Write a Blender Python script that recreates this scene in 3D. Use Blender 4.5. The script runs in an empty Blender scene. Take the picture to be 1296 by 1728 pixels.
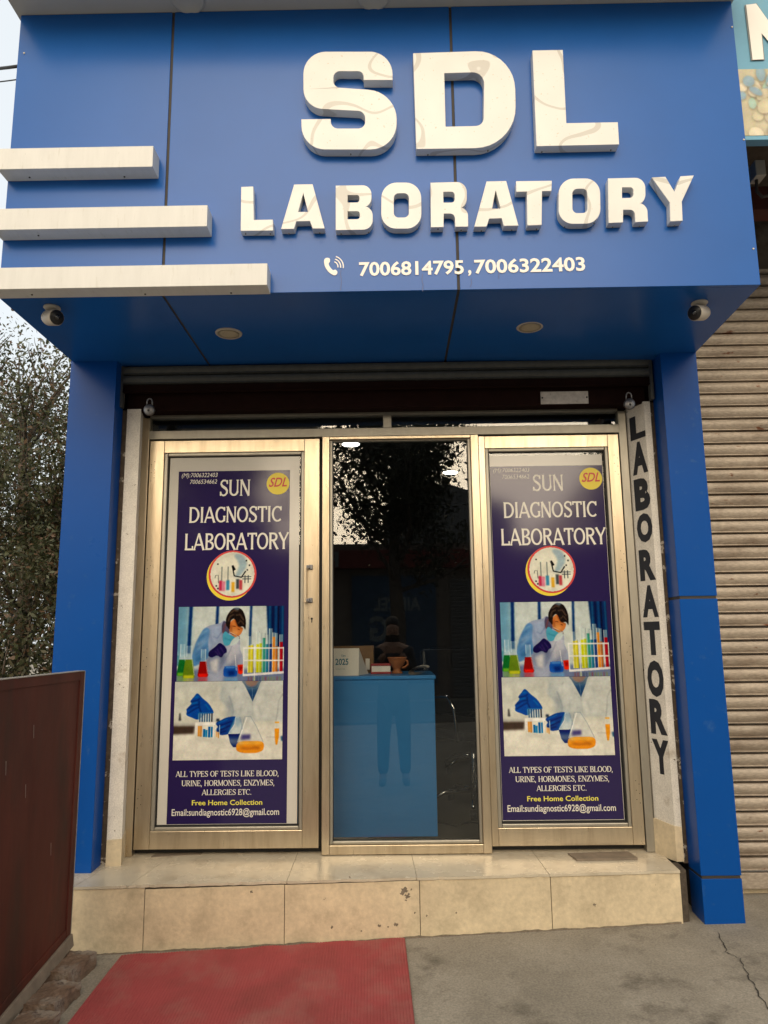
import bpy, bmesh, math, random
import numpy as np
from mathutils import Vector, Matrix
random.seed(7); np.random.seed(7)
R_ = math.radians
sc = bpy.context.scene
COL = sc.collection

# ------------------------------------------------------------------ camera
F_PX, PITCH, ROLL, YAW, CAMZ = 1249.6, .1691, -.0122, .0093, 1.40
def _basis():
    cy, sy = math.cos(YAW), math.sin(YAW)
    r = Vector((cy, sy, 0)); f = Vector((-sy, cy, 0)); u = Vector((0, 0, 1))
    cp, sp = math.cos(PITCH), math.sin(PITCH)
    f, u = cp*f + sp*u, cp*u - sp*f
    c, s = math.cos(ROLL), math.sin(ROLL)
    r, u = c*r + s*u, c*u - s*r
    return r, f, u
_r, _f, _u = _basis()
cam = bpy.data.cameras.new('camera'); camo = bpy.data.objects.new('camera', cam); COL.objects.link(camo)
M = Matrix((( _r.x, _u.x, -_f.x, 0), (_r.y, _u.y, -_f.y, 0), (_r.z, _u.z, -_f.z, CAMZ), (0, 0, 0, 1)))
camo.matrix_world = M
cam.sensor_fit = 'VERTICAL'; cam.sensor_height = 36.0; cam.lens = F_PX/1728*36.0
cam.clip_start = 0.01; cam.clip_end = 500
sc.camera = camo
# survey of the photograph: the point of a known plane seen at a pixel
def _ray(px, py): return (px-648)/F_PX*_r + (864-py)/F_PX*_u + _f
def atY(px, py, Y):
    d = _ray(px, py); return Vector((d.x*Y/d.y, Y, CAMZ + d.z*Y/d.y))
def atZ(px, py, Z):
    d = _ray(px, py); k = (Z-CAMZ)/d.z; return Vector((d.x*k, d.y*k, Z))

# ------------------------------------------------------------------ light
SUN_EL, SUN_AZ = 24.0, -3.0          # behind the camera, a little to the left
w = bpy.data.worlds.new('World'); sc.world = w; w.use_nodes = True
nt = w.node_tree; nt.nodes.clear()
sky = nt.nodes.new('ShaderNodeTexSky'); sky.sky_type = 'NISHITA'; sky.sun_disc = False
sky.sun_elevation = R_(SUN_EL); sky.sun_rotation = R_(180 - SUN_AZ)
sky.dust_density = 6.0; sky.air_density = 1.6; sky.ozone_density = 1.0
bg = nt.nodes.new('ShaderNodeBackground'); bg.inputs[1].default_value = 0.13
out = nt.nodes.new('ShaderNodeOutputWorld')
hz = nt.nodes.new('ShaderNodeMix'); hz.data_type = 'RGBA'; hz.inputs[0].default_value = .75      # thin white evening haze over the sky
az = R_(SUN_AZ); el = R_(SUN_EL)
sd = Vector((math.sin(az)*math.cos(el), -math.cos(az)*math.cos(el), math.sin(el)))   # towards the sun
wtc = nt.nodes.new('ShaderNodeTexCoord'); wdt = nt.nodes.new('ShaderNodeVectorMath'); wdt.operation = 'DOT_PRODUCT'; wdt.inputs[1].default_value = sd
nt.links.new(wtc.outputs['Generated'], wdt.inputs[0])
wmr = nt.nodes.new('ShaderNodeMapRange'); wmr.interpolation_type = 'SMOOTHSTEP'; wmr.inputs[1].default_value = .62; wmr.inputs[2].default_value = 1.0
nt.links.new(wdt.outputs['Value'], wmr.inputs[0])
hc = nt.nodes.new('ShaderNodeMix'); hc.data_type = 'RGBA'; hc.inputs[6].default_value = (6.7, 7.0, 7.15, 1); hc.inputs[7].default_value = (15., 12.0, 8.2, 1)   # evening glow round the sun
nt.links.new(wmr.outputs[0], hc.inputs[0]); nt.links.new(hc.outputs[2], hz.inputs[7])
nt.links.new(sky.outputs[0], hz.inputs[6]); nt.links.new(hz.outputs[2], bg.inputs[0]); nt.links.new(bg.outputs[0], out.inputs[0])
sl = bpy.data.lights.new('sun', 'SUN'); sl.energy = 1.7; sl.angle = R_(42); sl.color = (1.0, .87, .70)
so = bpy.data.objects.new('sun', sl); COL.objects.link(so)
so.rotation_euler = (-sd).to_track_quat('-Z', 'Y').to_euler(); so.location = sd*20
vs = sc.view_settings; vs.view_transform = 'Standard'; vs.look = 'None'; vs.exposure = 0.3; vs.gamma = 1.0
sc.cycles.max_bounces = 8; sc.cycles.transparent_max_bounces = 12

# ------------------------------------------------------------------ materials
def srgb(r, g, b):
    f = lambda c: (c/255/12.92) if c/255 <= .04045 else ((c/255+.055)/1.055)**2.4
    return (f(r), f(g), f(b))
def mat(name, base, rough=.5, metal=0., var=.0, vscale=8., bump=0., bscale=60., spec=.5, stretch=(1, 1, 1),
        second=None, speck=0., speck_scale=160., sec_scale=3., sec_lo=.55, sec_hi=.7, rvar=0., coat=0., contour=None, con_scale=5., con_w=.012, third=None, th_scale=10., th_lo=.6, th_hi=.65, detail=6):
    m = bpy.data.materials.new(name); m.use_nodes = True
    n = m.node_tree.nodes; l = m.node_tree.links
    b = n['Principled BSDF']; b.inputs['Roughness'].default_value = rough; b.inputs['Metallic'].default_value = metal
    b.inputs['Specular IOR Level'].default_value = spec
    if coat: b.inputs['Coat Weight'].default_value = coat; b.inputs['Coat Roughness'].default_value = .08
    tc = n.new('ShaderNodeTexCoord'); mp = n.new('ShaderNodeMapping'); mp.inputs['Scale'].default_value = stretch
    l.new(tc.outputs['Object'], mp.inputs[0])
    def noise(scale, det=detail):
        t = n.new('ShaderNodeTexNoise'); t.inputs['Scale'].default_value = scale; t.inputs['Detail'].default_value = det
        t.inputs['Roughness'].default_value = .62
        l.new(mp.outputs[0], t.inputs['Vector']); return t
    col = None
    base4 = (*base, 1)
    b.inputs['Base Color'].default_value = base4
    if var > 0:
        t = noise(vscale); cr = n.new('ShaderNodeMapRange')
        cr.inputs[1].default_value = .25; cr.inputs[2].default_value = .75
        cr.inputs[3].default_value = 1-var; cr.inputs[4].default_value = 1+var
        l.new(t.outputs[0], cr.inputs[0])
        mx = n.new('ShaderNodeVectorMath'); mx.operation = 'SCALE'; mx.inputs[0].default_value = base
        l.new(cr.outputs[0], mx.inputs['Scale']); col = mx.outputs[0]
    def over(col, c2, scale, lo, hi):
        t = noise(scale); mr = n.new('ShaderNodeMapRange')
        mr.inputs[1].default_value = lo; mr.inputs[2].default_value = hi
        l.new(t.outputs[0], mr.inputs[0])
        mx = n.new('ShaderNodeMix'); mx.data_type = 'RGBA'
        l.new(mr.outputs[0], mx.inputs[0])
        if col is not None: l.new(col, mx.inputs[6])
        else: mx.inputs[6].default_value = base4
        mx.inputs[7].default_value = (*c2, 1); return mx.outputs[2]
    if second is not None: col = over(col, second, sec_scale, sec_lo, sec_hi)
    if third is not None: col = over(col, third, th_scale, th_lo, th_hi)
    if contour is not None:
        t = noise(con_scale, .6); ms = n.new('ShaderNodeMath'); ms.operation = 'SUBTRACT'; ms.inputs[1].default_value = .52; l.new(t.outputs[0], ms.inputs[0])
        ma = n.new('ShaderNodeMath'); ma.operation = 'ABSOLUTE'; l.new(ms.outputs[0], ma.inputs[0])
        lt = n.new('ShaderNodeMapRange'); lt.inputs[1].default_value = con_w*.85; lt.inputs[2].default_value = con_w*1.1; lt.inputs[3].default_value = .75; lt.inputs[4].default_value = 0.; l.new(ma.outputs[0], lt.inputs[0])
        mx = n.new('ShaderNodeMix'); mx.data_type = 'RGBA'; l.new(lt.outputs[0], mx.inputs[0])
        if col is not None: l.new(col, mx.inputs[6])
        else: mx.inputs[6].default_value = base4
        mx.inputs[7].default_value = (*contour, 1); col = mx.outputs[2]
    if speck > 0:
        t = noise(speck_scale, 3); mr = n.new('ShaderNodeMapRange'); mr.inputs[1].default_value = .3; mr.inputs[2].default_value = .7
        mr.inputs[3].default_value = 1-speck; mr.inputs[4].default_value = 1+speck; l.new(t.outputs[0], mr.inputs[0])
        sx = n.new('ShaderNodeVectorMath'); sx.operation = 'SCALE'
        if col is not None: l.new(col, sx.inputs[0])
        else: sx.inputs[0].default_value = base
        l.new(mr.outputs[0], sx.inputs['Scale']); col = sx.outputs[0]
    if col is not None: l.new(col, b.inputs['Base Color'])
    if rvar > 0:
        t = noise(vscale*1.7); mr = n.new('ShaderNodeMapRange')
        mr.inputs[3].default_value = max(0, rough-rvar); mr.inputs[4].default_value = min(1, rough+rvar)
        l.new(t.outputs[0], mr.inputs[0]); l.new(mr.outputs[0], b.inputs['Roughness'])
    if bump > 0:
        t = noise(bscale); bp = n.new('ShaderNodeBump'); bp.inputs['Strength'].default_value = bump
        bp.inputs['Distance'].default_value = .01
        l.new(t.outputs[0], bp.inputs['Height']); l.new(bp.outputs[0], b.inputs['Normal'])
    return m
def emit(name, c, s):
    m = bpy.data.materials.new(name); m.use_nodes = True
    b = m.node_tree.nodes['Principled BSDF']; b.inputs['Base Color'].default_value = (*c, 1)
    b.inputs['Emission Color'].default_value = (*c, 1); b.inputs['Emission Strength'].default_value = s; return m
def glass_mat(name, tint, ior_r=.0):
    m = bpy.data.materials.new(name); m.use_nodes = True
    n = m.node_tree.nodes; l = m.node_tree.links; n.clear()
    o = n.new('ShaderNodeOutputMaterial'); mx = n.new('ShaderNodeMixShader')
    tr = n.new('ShaderNodeBsdfTransparent'); tr.inputs[0].default_value = (*tint, 1)
    gl = n.new('ShaderNodeBsdfGlossy'); gl.inputs['Roughness'].default_value = ior_r; gl.inputs[0].default_value = (1, 1, 1, 1)
    fr = n.new('ShaderNodeFresnel'); fr.inputs[0].default_value = 1.60
    l.new(fr.outputs[0], mx.inputs[0]); l.new(tr.outputs[0], mx.inputs[1]); l.new(gl.outputs[0], mx.inputs[2])
    l.new(mx.outputs[0], o.inputs[0]); return m
def vcol_mat(name, rough=.3, spec=.4, coat=0.):
    m = bpy.data.materials.new(name); m.use_nodes = True
    n = m.node_tree.nodes; l = m.node_tree.links; b = n['Principled BSDF']
    a = n.new('ShaderNodeAttribute'); a.attribute_name = 'Col'
    tc = n.new('ShaderNodeTexCoord'); wv = n.new('ShaderNodeTexNoise'); wv.inputs['Scale'].default_value = 260
    l.new(tc.outputs['Object'], wv.inputs[0])
    mr = n.new('ShaderNodeMapRange'); mr.inputs[3].default_value = .86; mr.inputs[4].default_value = 1.1
    l.new(wv.outputs[0], mr.inputs[0])
    vm = n.new('ShaderNodeVectorMath'); vm.operation = 'SCALE'
    l.new(a.outputs['Color'], vm.inputs[0]); l.new(mr.outputs[0], vm.inputs['Scale'])
    l.new(vm.outputs[0], b.inputs['Base Color'])
    b.inputs['Roughness'].default_value = rough; b.inputs['Specular IOR Level'].default_value = spec
    b.inputs['Coat Weight'].default_value = coat; b.inputs['Coat Roughness'].default_value = .03
    return m

BLUE = mat('blue_panel', (.010, .100, .385), .26, metal=.0, var=.06, vscale=2.2, bump=.008, bscale=2, rvar=.02, spec=.26,
           second=(.013, .106, .385), sec_scale=1.5, sec_lo=.6, sec_hi=.8)
BLUEP = mat('blue_pillar_panel', (.002, .066, .31), .30, metal=.0, var=.05, vscale=2.2, bump=.01, bscale=3, rvar=.06, spec=.16,
            third=(.02, .09, .30), th_scale=18, th_lo=.62, th_hi=.75)
SEAM = mat('seam_sealant', (.035, .03, .025), .7, var=.2, vscale=30)
WHITEB = mat('white_panel', (.62, .63, .62), .42, var=.06, vscale=9, stretch=(4, 1, .6), bump=.01, bscale=20,
             second=(.42, .41, .36), sec_scale=14, sec_lo=.6, sec_hi=.85, third=(.3, .29, .25), th_scale=60, th_lo=.68, th_hi=.74)
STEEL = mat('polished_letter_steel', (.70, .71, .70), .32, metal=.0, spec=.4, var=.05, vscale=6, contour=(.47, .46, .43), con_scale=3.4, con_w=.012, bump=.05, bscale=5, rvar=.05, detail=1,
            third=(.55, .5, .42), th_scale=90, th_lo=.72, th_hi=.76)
GREYC = mat('canopy_grey_panel', (.50, .51, .50), .5, var=.05, vscale=5)
ALU = mat('anodised_aluminium', (.66, .56, .41), .31, metal=.9, var=.06, vscale=7, stretch=(6, 1, .7), rvar=.1, bump=.03, bscale=40,
          second=(.50, .40, .27), sec_scale=3, sec_lo=.45, sec_hi=.75, third=(.16, .12, .08), th_scale=45, th_lo=.71, th_hi=.75)
ALUG = mat('grey_aluminium', (.36, .34, .29), .42, metal=.7, var=.1, vscale=9, stretch=(3, 1, .7), rvar=.08)
RUB = mat('black_gasket', (.008, .008, .008), .6)
GLASS = glass_mat('door_glass', (.91, .93, .92))
WALLW = mat('painted_wall', (.68, .65, .585), .75, speck=.15, var=.12, vscale=10, bump=.25, bscale=45,
            second=(.36, .29, .21), sec_scale=7, sec_lo=.60, sec_hi=.78, third=(.12, .08, .05), th_scale=26, th_lo=.68, th_hi=.71)
PEEL = mat('raw_plaster_edge', (.10, .075, .055), .9, var=.5, vscale=30, bump=.6, bscale=50, second=(.5, .45, .38), sec_scale=22, sec_lo=.58, sec_hi=.62)
TILE = mat('cream_tile', (.62, .52, .355), .45, speck=.10, speck_scale=45, var=.13, vscale=6, bump=.12, bscale=70, rvar=.12, second=(.40, .33, .22), sec_scale=7, sec_lo=.50, sec_hi=.80,
           third=(.20, .15, .10), th_scale=34, th_lo=.715, th_hi=.735)
TILET = mat('cream_floor_tile', (.54, .48, .37), .26, var=.10, vscale=5, bump=.05, bscale=50, rvar=.12, second=(.33, .27, .19), sec_scale=6, sec_lo=.52, sec_hi=.8,
            third=(.18, .14, .09), th_scale=60, th_lo=.70, th_hi=.74)
MORTAR = mat('dark_mortar', (.07, .055, .04), .9, var=.4, vscale=40, bump=.6, bscale=60)
CONC = mat('worn_concrete', (.255, .228, .182), .88, speck=.24, speck_scale=120, var=.24, vscale=3.2, bump=.32, bscale=38, rvar=.08, second=(.30, .27, .22), sec_scale=2.6, sec_lo=.47, sec_hi=.62,
           third=(.10, .086, .066), th_scale=5, th_lo=.55, th_hi=.74, detail=10)
CRACK = mat('dark_crack', (.035, .03, .024), .95, var=.3, vscale=80)
REDM = mat('red_ribbed_mat', (.35, .058, .060), .8, var=.12, vscale=5, bump=.1, bscale=120, second=(.21, .045, .040), sec_scale=3.2, sec_lo=.5, sec_hi=.8,
           third=(.34, .17, .14), th_scale=3.4, th_lo=.50, th_hi=.85)
RUST = mat('rust_brown_sheet', (.075, .016, .010), .65, spec=.3, var=.5, vscale=4, stretch=(1, 1, .25), rvar=.12, bump=.06, bscale=18, second=(.035, .016, .011), sec_scale=5, sec_lo=.5, sec_hi=.72,
           third=(.12, .05, .035), th_scale=16, th_lo=.66, th_hi=.78)
EDGE = mat('bare_steel_edge', (.40, .37, .33), .5, metal=.5, var=.25, vscale=40)
ANGLE = mat('weathered_angle_bar', (.20, .16, .12), .75, var=.25, vscale=18, bump=.2, bscale=60)
BRICK = mat('old_brick', (.17, .11, .075), .9, var=.35, vscale=12, bump=.9, bscale=30, second=(.26, .22, .18), sec_scale=9, sec_lo=.5, sec_hi=.65, third=(.08, .055, .045), th_scale=20, th_lo=.6, th_hi=.7)
SHUTM = mat('rusty_painted_shutter', (.37, .315, .255), .5, metal=.15, speck=.22, speck_scale=60, var=.22, vscale=2.2, stretch=(.7, 1, 2.), rvar=.1, bump=.04, bscale=60, second=(.17, .125, .09), sec_scale=4, sec_lo=.48, sec_hi=.75,
            third=(.15, .055, .022), th_scale=13, th_lo=.64, th_hi=.69, detail=8)
SHUTG = mat('galvanised_shutter', (.085, .09, .085), .6, metal=.2, var=.2, vscale=30, rvar=.1)
BEAM = mat('dark_red_oxide', (.012, .004, .003), .8, spec=.1, var=.3, vscale=14)
PLATE = mat('scratched_white_plate', (.5, .47, .44), .55, var=.25, vscale=40, second=(.2, .16, .14), sec_scale=34, sec_lo=.62, sec_hi=.68)
LOCKM = mat('worn_lock_steel', (.22, .22, .23), .38, metal=.8, var=.2, vscale=40)
CHROME = mat('bright_chrome', (.75, .75, .76), .14, metal=1.)
BLACKP = mat('black_plastic', (.012, .012, .013), .32)
WHITEP = mat('white_plastic', (.50, .46, .40), .38, var=.05, vscale=30)
LENS = mat('lens_glass', (.004, .004, .006), .06, coat=1.)
DIFF = mat('downlight_diffuser', (.42, .37, .27), .5)
NAVY = mat('navy_print', (.020, .012, .072), .09, var=.05, vscale=200)
VINYL = mat('white_vinyl', (.56, .54, .49), .12, var=.05, vscale=230)
TXTW = mat('white_print', (.68, .66, .60), .35)
TXTY = mat('yellow_print', (.72, .66, .10), .35)
BADGE = mat('yellow_badge', (.70, .56, .02), .35)
REDP = mat('red_print', (.52, .02, .02), .35)
NAVYT = mat('black_painted_letter', (.010, .013, .022), .5, var=.2, vscale=40)
PHOTO = vcol_mat('printed_photo', .12, .4, .0)
SIGNW = mat('white_cut_vinyl', (.78, .77, .74), .4)
DRIP = mat('water_streak', (.008, .05, .22), .4)
COUNT = mat('blue_laminate', (.024, .215, .56), .4, var=.05, vscale=3)
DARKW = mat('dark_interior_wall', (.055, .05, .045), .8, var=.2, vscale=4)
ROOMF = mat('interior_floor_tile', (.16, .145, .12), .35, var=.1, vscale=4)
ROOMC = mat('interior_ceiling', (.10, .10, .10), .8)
LAMP = emit('lit_downlight', (1., .97, .9), 9.)
PAPER = mat('paper_card', (.78, .72, .66), .6, var=.04, vscale=12)
PRINT = mat('teal_ink', (.02, .16, .24), .6)
CARD = mat('brown_cardboard', (.22, .12, .05), .8, var=.15, vscale=15)
CLAY = mat('terracotta_clay', (.33, .11, .035), .6, var=.15, vscale=20)
BOOKR = mat('red_book_cover', (.30, .02, .025), .5, var=.1, vscale=20)
RUBBER = mat('black_cable', (.01, .01, .01), .6)
BARK = mat('tree_bark', (.07, .056, .045), .9, var=.3, vscale=14, bump=.6, bscale=30)
ROAD = mat('dusty_asphalt', (.12, .11, .095), .9, var=.2, vscale=5, bump=.4, bscale=50)
SHOPW = mat('opposite_shop_wall', (.16, .13, .11), .85, var=.2, vscale=3)
SHOPR = mat('opposite_red_band', (.14, .02, .015), .7, var=.15, vscale=4)
SHOPB = mat('opposite_blue_board', (.02, .06, .12), .6, var=.15, vscale=4)
SHOPT = mat('opposite_shutter', (.14, .14, .14), .6, var=.15, vscale=6)
SGNB = mat('sky_blue_sign_print', (.11, .32, .48), .5, var=.07, vscale=12, second=(.14, .34, .42), sec_scale=5, sec_lo=.5, sec_hi=.8)
OUTL = mat('grey_letter_outline', (.17, .20, .21), .5)
SKIN = mat('skin', (.30, .16, .10), .5)
SHIRT = mat('dark_jacket', (.02, .022, .028), .8, var=.2, vscale=20)
TROUS = mat('dark_trousers', (.018, .02, .03), .8, var=.2, vscale=20)
HAIR = mat('dark_hair', (.012, .009, .008), .6)
SHOE = mat('grey_shoe', (.12, .11, .10), .6)

# ------------------------------------------------------------------ mesh helpers
class MB:
    def __init__(s): s.v = []; s.f = []; s.mi = []
    def add(s, verts, faces, m=0):
        b = len(s.v); s.v += [tuple(v) for v in verts]; s.f += [tuple(i+b for i in f) for f in faces]; s.mi += [m]*len(faces)
    def box(s, x0, x1, y0, y1, z0, z1, m=0):
        v = [(x0,y0,z0),(x1,y0,z0),(x1,y1,z0),(x0,y1,z0),(x0,y0,z1),(x1,y0,z1),(x1,y1,z1),(x0,y1,z1)]
        s.add(v, [(0,3,2,1),(4,5,6,7),(0,1,5,4),(1,2,6,5),(2,3,7,6),(3,0,4,7)], m)
    def hexa(s, lo, hi, m=0):      # two quads of four corners
        s.add(list(lo)+list(hi), [(0,3,2,1),(4,5,6,7),(0,1,5,4),(1,2,6,5),(2,3,7,6),(3,0,4,7)], m)
    def tube(s, pts, r, n=8, m=0, cap=True):
        pts = [Vector(p) for p in pts]; rs = r if isinstance(r, (list, tuple)) else [r]*len(pts)
        rings = []; up = None
        for i, p in enumerate(pts):
            d = (pts[min(i+1, len(pts)-1)] - pts[max(i-1, 0)]).normalized()
            if up is None: up = Vector((0,0,1)) if abs(d.z) < .9 else Vector((1,0,0))
            a = d.cross(up).normalized(); b = a.cross(d).normalized(); up = b
            rings.append([p + rs[i]*(math.cos(2*math.pi*k/n)*a + math.sin(2*math.pi*k/n)*b) for k in range(n)])
        v = [q for rg in rings for q in rg]; f = []
        for i in range(len(rings)-1):
            for k in range(n): f.append((i*n+k, i*n+(k+1)%n, (i+1)*n+(k+1)%n, (i+1)*n+k))
        if cap: f += [tuple(range(n-1, -1, -1)), tuple((len(rings)-1)*n+k for k in range(n))]
        s.add(v, f, m)
    def lathe(s, prof, o, ax='Z', n=28, m=0):      # prof: (radius, height)
        v = []; f = []
        for r, h in prof:
            for k in range(n):
                c, q = r*math.cos(2*math.pi*k/n), r*math.sin(2*math.pi*k/n)
                p = (c, q, h) if ax == 'Z' else ((c, h, q) if ax == 'Y' else (h, c, q))
                v.append((o[0]+p[0], o[1]+p[1], o[2]+p[2]))
        for i in range(len(prof)-1):
            for k in range(n): f.append((i*n+k, i*n+(k+1)%n, (i+1)*n+(k+1)%n, (i+1)*n+k))
        f += [tuple(range(n-1, -1, -1)), tuple((len(prof)-1)*n+k for k in range(n))]
        s.add(v, f, m)
    def build(s, name, mats, parent=None, smooth=False, bevel=0.):
        me = bpy.data.meshes.new(name); me.from_pydata(s.v, [], s.f)
        mats = mats if isinstance(mats, (list, tuple)) else [mats]
        for m in mats: me.materials.append(m)
        me.polygons.foreach_set('material_index', s.mi)
        bm = bmesh.new(); bm.from_mesh(me)
        bmesh.ops.recalc_face_normals(bm, faces=bm.faces); bm.to_mesh(me); bm.free()
        if smooth: me.polygons.foreach_set('use_smooth', [True]*len(me.polygons))
        o = bpy.data.objects.new(name, me); COL.objects.link(o)
        if parent is not None: o.parent = parent; o.matrix_parent_inverse = Matrix.Translation(-Vector(parent.location))
        if bevel > 0:
            b = o.modifiers.new('bevel', 'BEVEL'); b.width = bevel; b.segments = 2; b.limit_method = 'ANGLE'; b.angle_limit = R_(40)
        return o
def tag(o, label=None, cat=None, group=None, kind=None):
    if label: o['label'] = label
    if cat: o['category'] = cat
    if group: o['group'] = group
    if kind: o['kind'] = kind
    return o
def thing(name, loc, label, cat, group=None):
    o = bpy.data.objects.new(name, None); COL.objects.link(o); o.location = loc; o.empty_display_size = .1
    return tag(o, label, cat, group)
def polymesh(name, polys, mats, parent, lift=None):   # polys: list of (list of 3-D points, material index)
    mb = MB()
    for pts, mi in polys: mb.add(pts, [tuple(range(len(pts)))], mi)
    o = mb.build(name, mats, parent); return o
def rounded(pts, n=9):
    out_ = []
    N = len(pts)
    for i, p in enumerate(pts):
        x, y = p[0], p[1]; r = p[2] if len(p) > 2 else 0
        if r <= 0: out_.append((x, y)); continue
        a = Vector((pts[i-1][0]-x, pts[i-1][1]-y)); b = Vector((pts[(i+1) % N][0]-x, pts[(i+1) % N][1]-y))
        la, lb = a.length, b.length; a.normalize(); b.normalize()
        ra = min(r, la*.98 if not (len(pts[i-1]) > 2 and pts[i-1][2] > 0) else la*.5)
        rb = min(r, lb*.98 if not (len(pts[(i+1) % N]) > 2 and pts[(i+1) % N][2] > 0) else lb*.5)
        p0 = Vector((x, y))+a*ra; p2 = Vector((x, y))+b*rb; c = Vector((x, y))
        for k in range(n+1):
            t = k/n; kk = .5523
            q1 = p0 + (c-p0)*kk; q2 = p2 + (c-p2)*kk
            q = p0*(1-t)**3 + q1*3*t*(1-t)**2 + q2*3*t*t*(1-t) + p2*t**3
            out_.append((q.x, q.y))
    return out_
def fill_loops(bm, loops3):
    from mathutils.geometry import tessellate_polygon
    vs_ = [Vector(p) for lp in loops3 for p in lp]
    tris = tessellate_polygon([[Vector(p) for p in lp] for lp in loops3])
    return vs_, tris
def letter_solid(name, loops, y_front, y_back, mat_, parent, tolocal):
    lp3 = [[tolocal(x, y) for x, y in lp] for lp in loops]
    vs_, tris = fill_loops(None, lp3)
    mb = MB(); mb.add(vs_, [tuple(t) for t in tris], 0)
    for lp in lp3:
        n = len(lp); fr = [tuple(p) for p in lp]; bk = [(p[0], y_back, p[2]) for p in lp]
        mb.add(fr+bk, [(k, (k+1) % n, n+(k+1) % n, n+k) for k in range(n)], 0)
    o = mb.build(name, mat_, parent)
    bm = bmesh.new(); bm.from_mesh(o.data); bmesh.ops.remove_doubles(bm, verts=bm.verts, dist=1e-5)
    bmesh.ops.recalc_face_normals(bm, faces=bm.faces); bm.to_mesh(o.data); bm.free()
    return o

# text: built-in font, outlines turned into a mesh
def text_shape(body, bold=0., shear=0.):
    c = bpy.data.curves.new('t', 'FONT'); c.body = body; c.size = 1.; c.offset = bold; c.shear = shear; c.resolution_u = 3
    o = bpy.data.objects.new('t', c); COL.objects.link(o)
    dg = bpy.context.evaluated_depsgraph_get()
    me = bpy.data.meshes.new_from_object(o.evaluated_get(dg))
    bpy.data.objects.remove(o); bpy.data.curves.remove(c)
    v = np.array([q.co[:2] for q in me.vertices]); f = [tuple(p.vertices) for p in me.polygons]
    bpy.data.meshes.remove(me); return v, f
CAP = None
def text_quad(body, o0, u, vdir, width, cap, bold=0., shear=0., ndir=None):
    """mesh data: baseline start o0, unit u and v directions, total width and cap height"""
    global CAP
    if CAP is None: CAP = text_shape('H')[0][:, 1].max()
    v, f = text_shape(body, bold, shear)
    x0, x1 = v[:, 0].min(), v[:, 0].max()
    sx = width/(x1-x0); sy = cap/CAP
    pts = [tuple(Vector(o0) + u*((x-x0)*sx) + vdir*(y*sy)) for x, y in v]
    return pts, f
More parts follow.
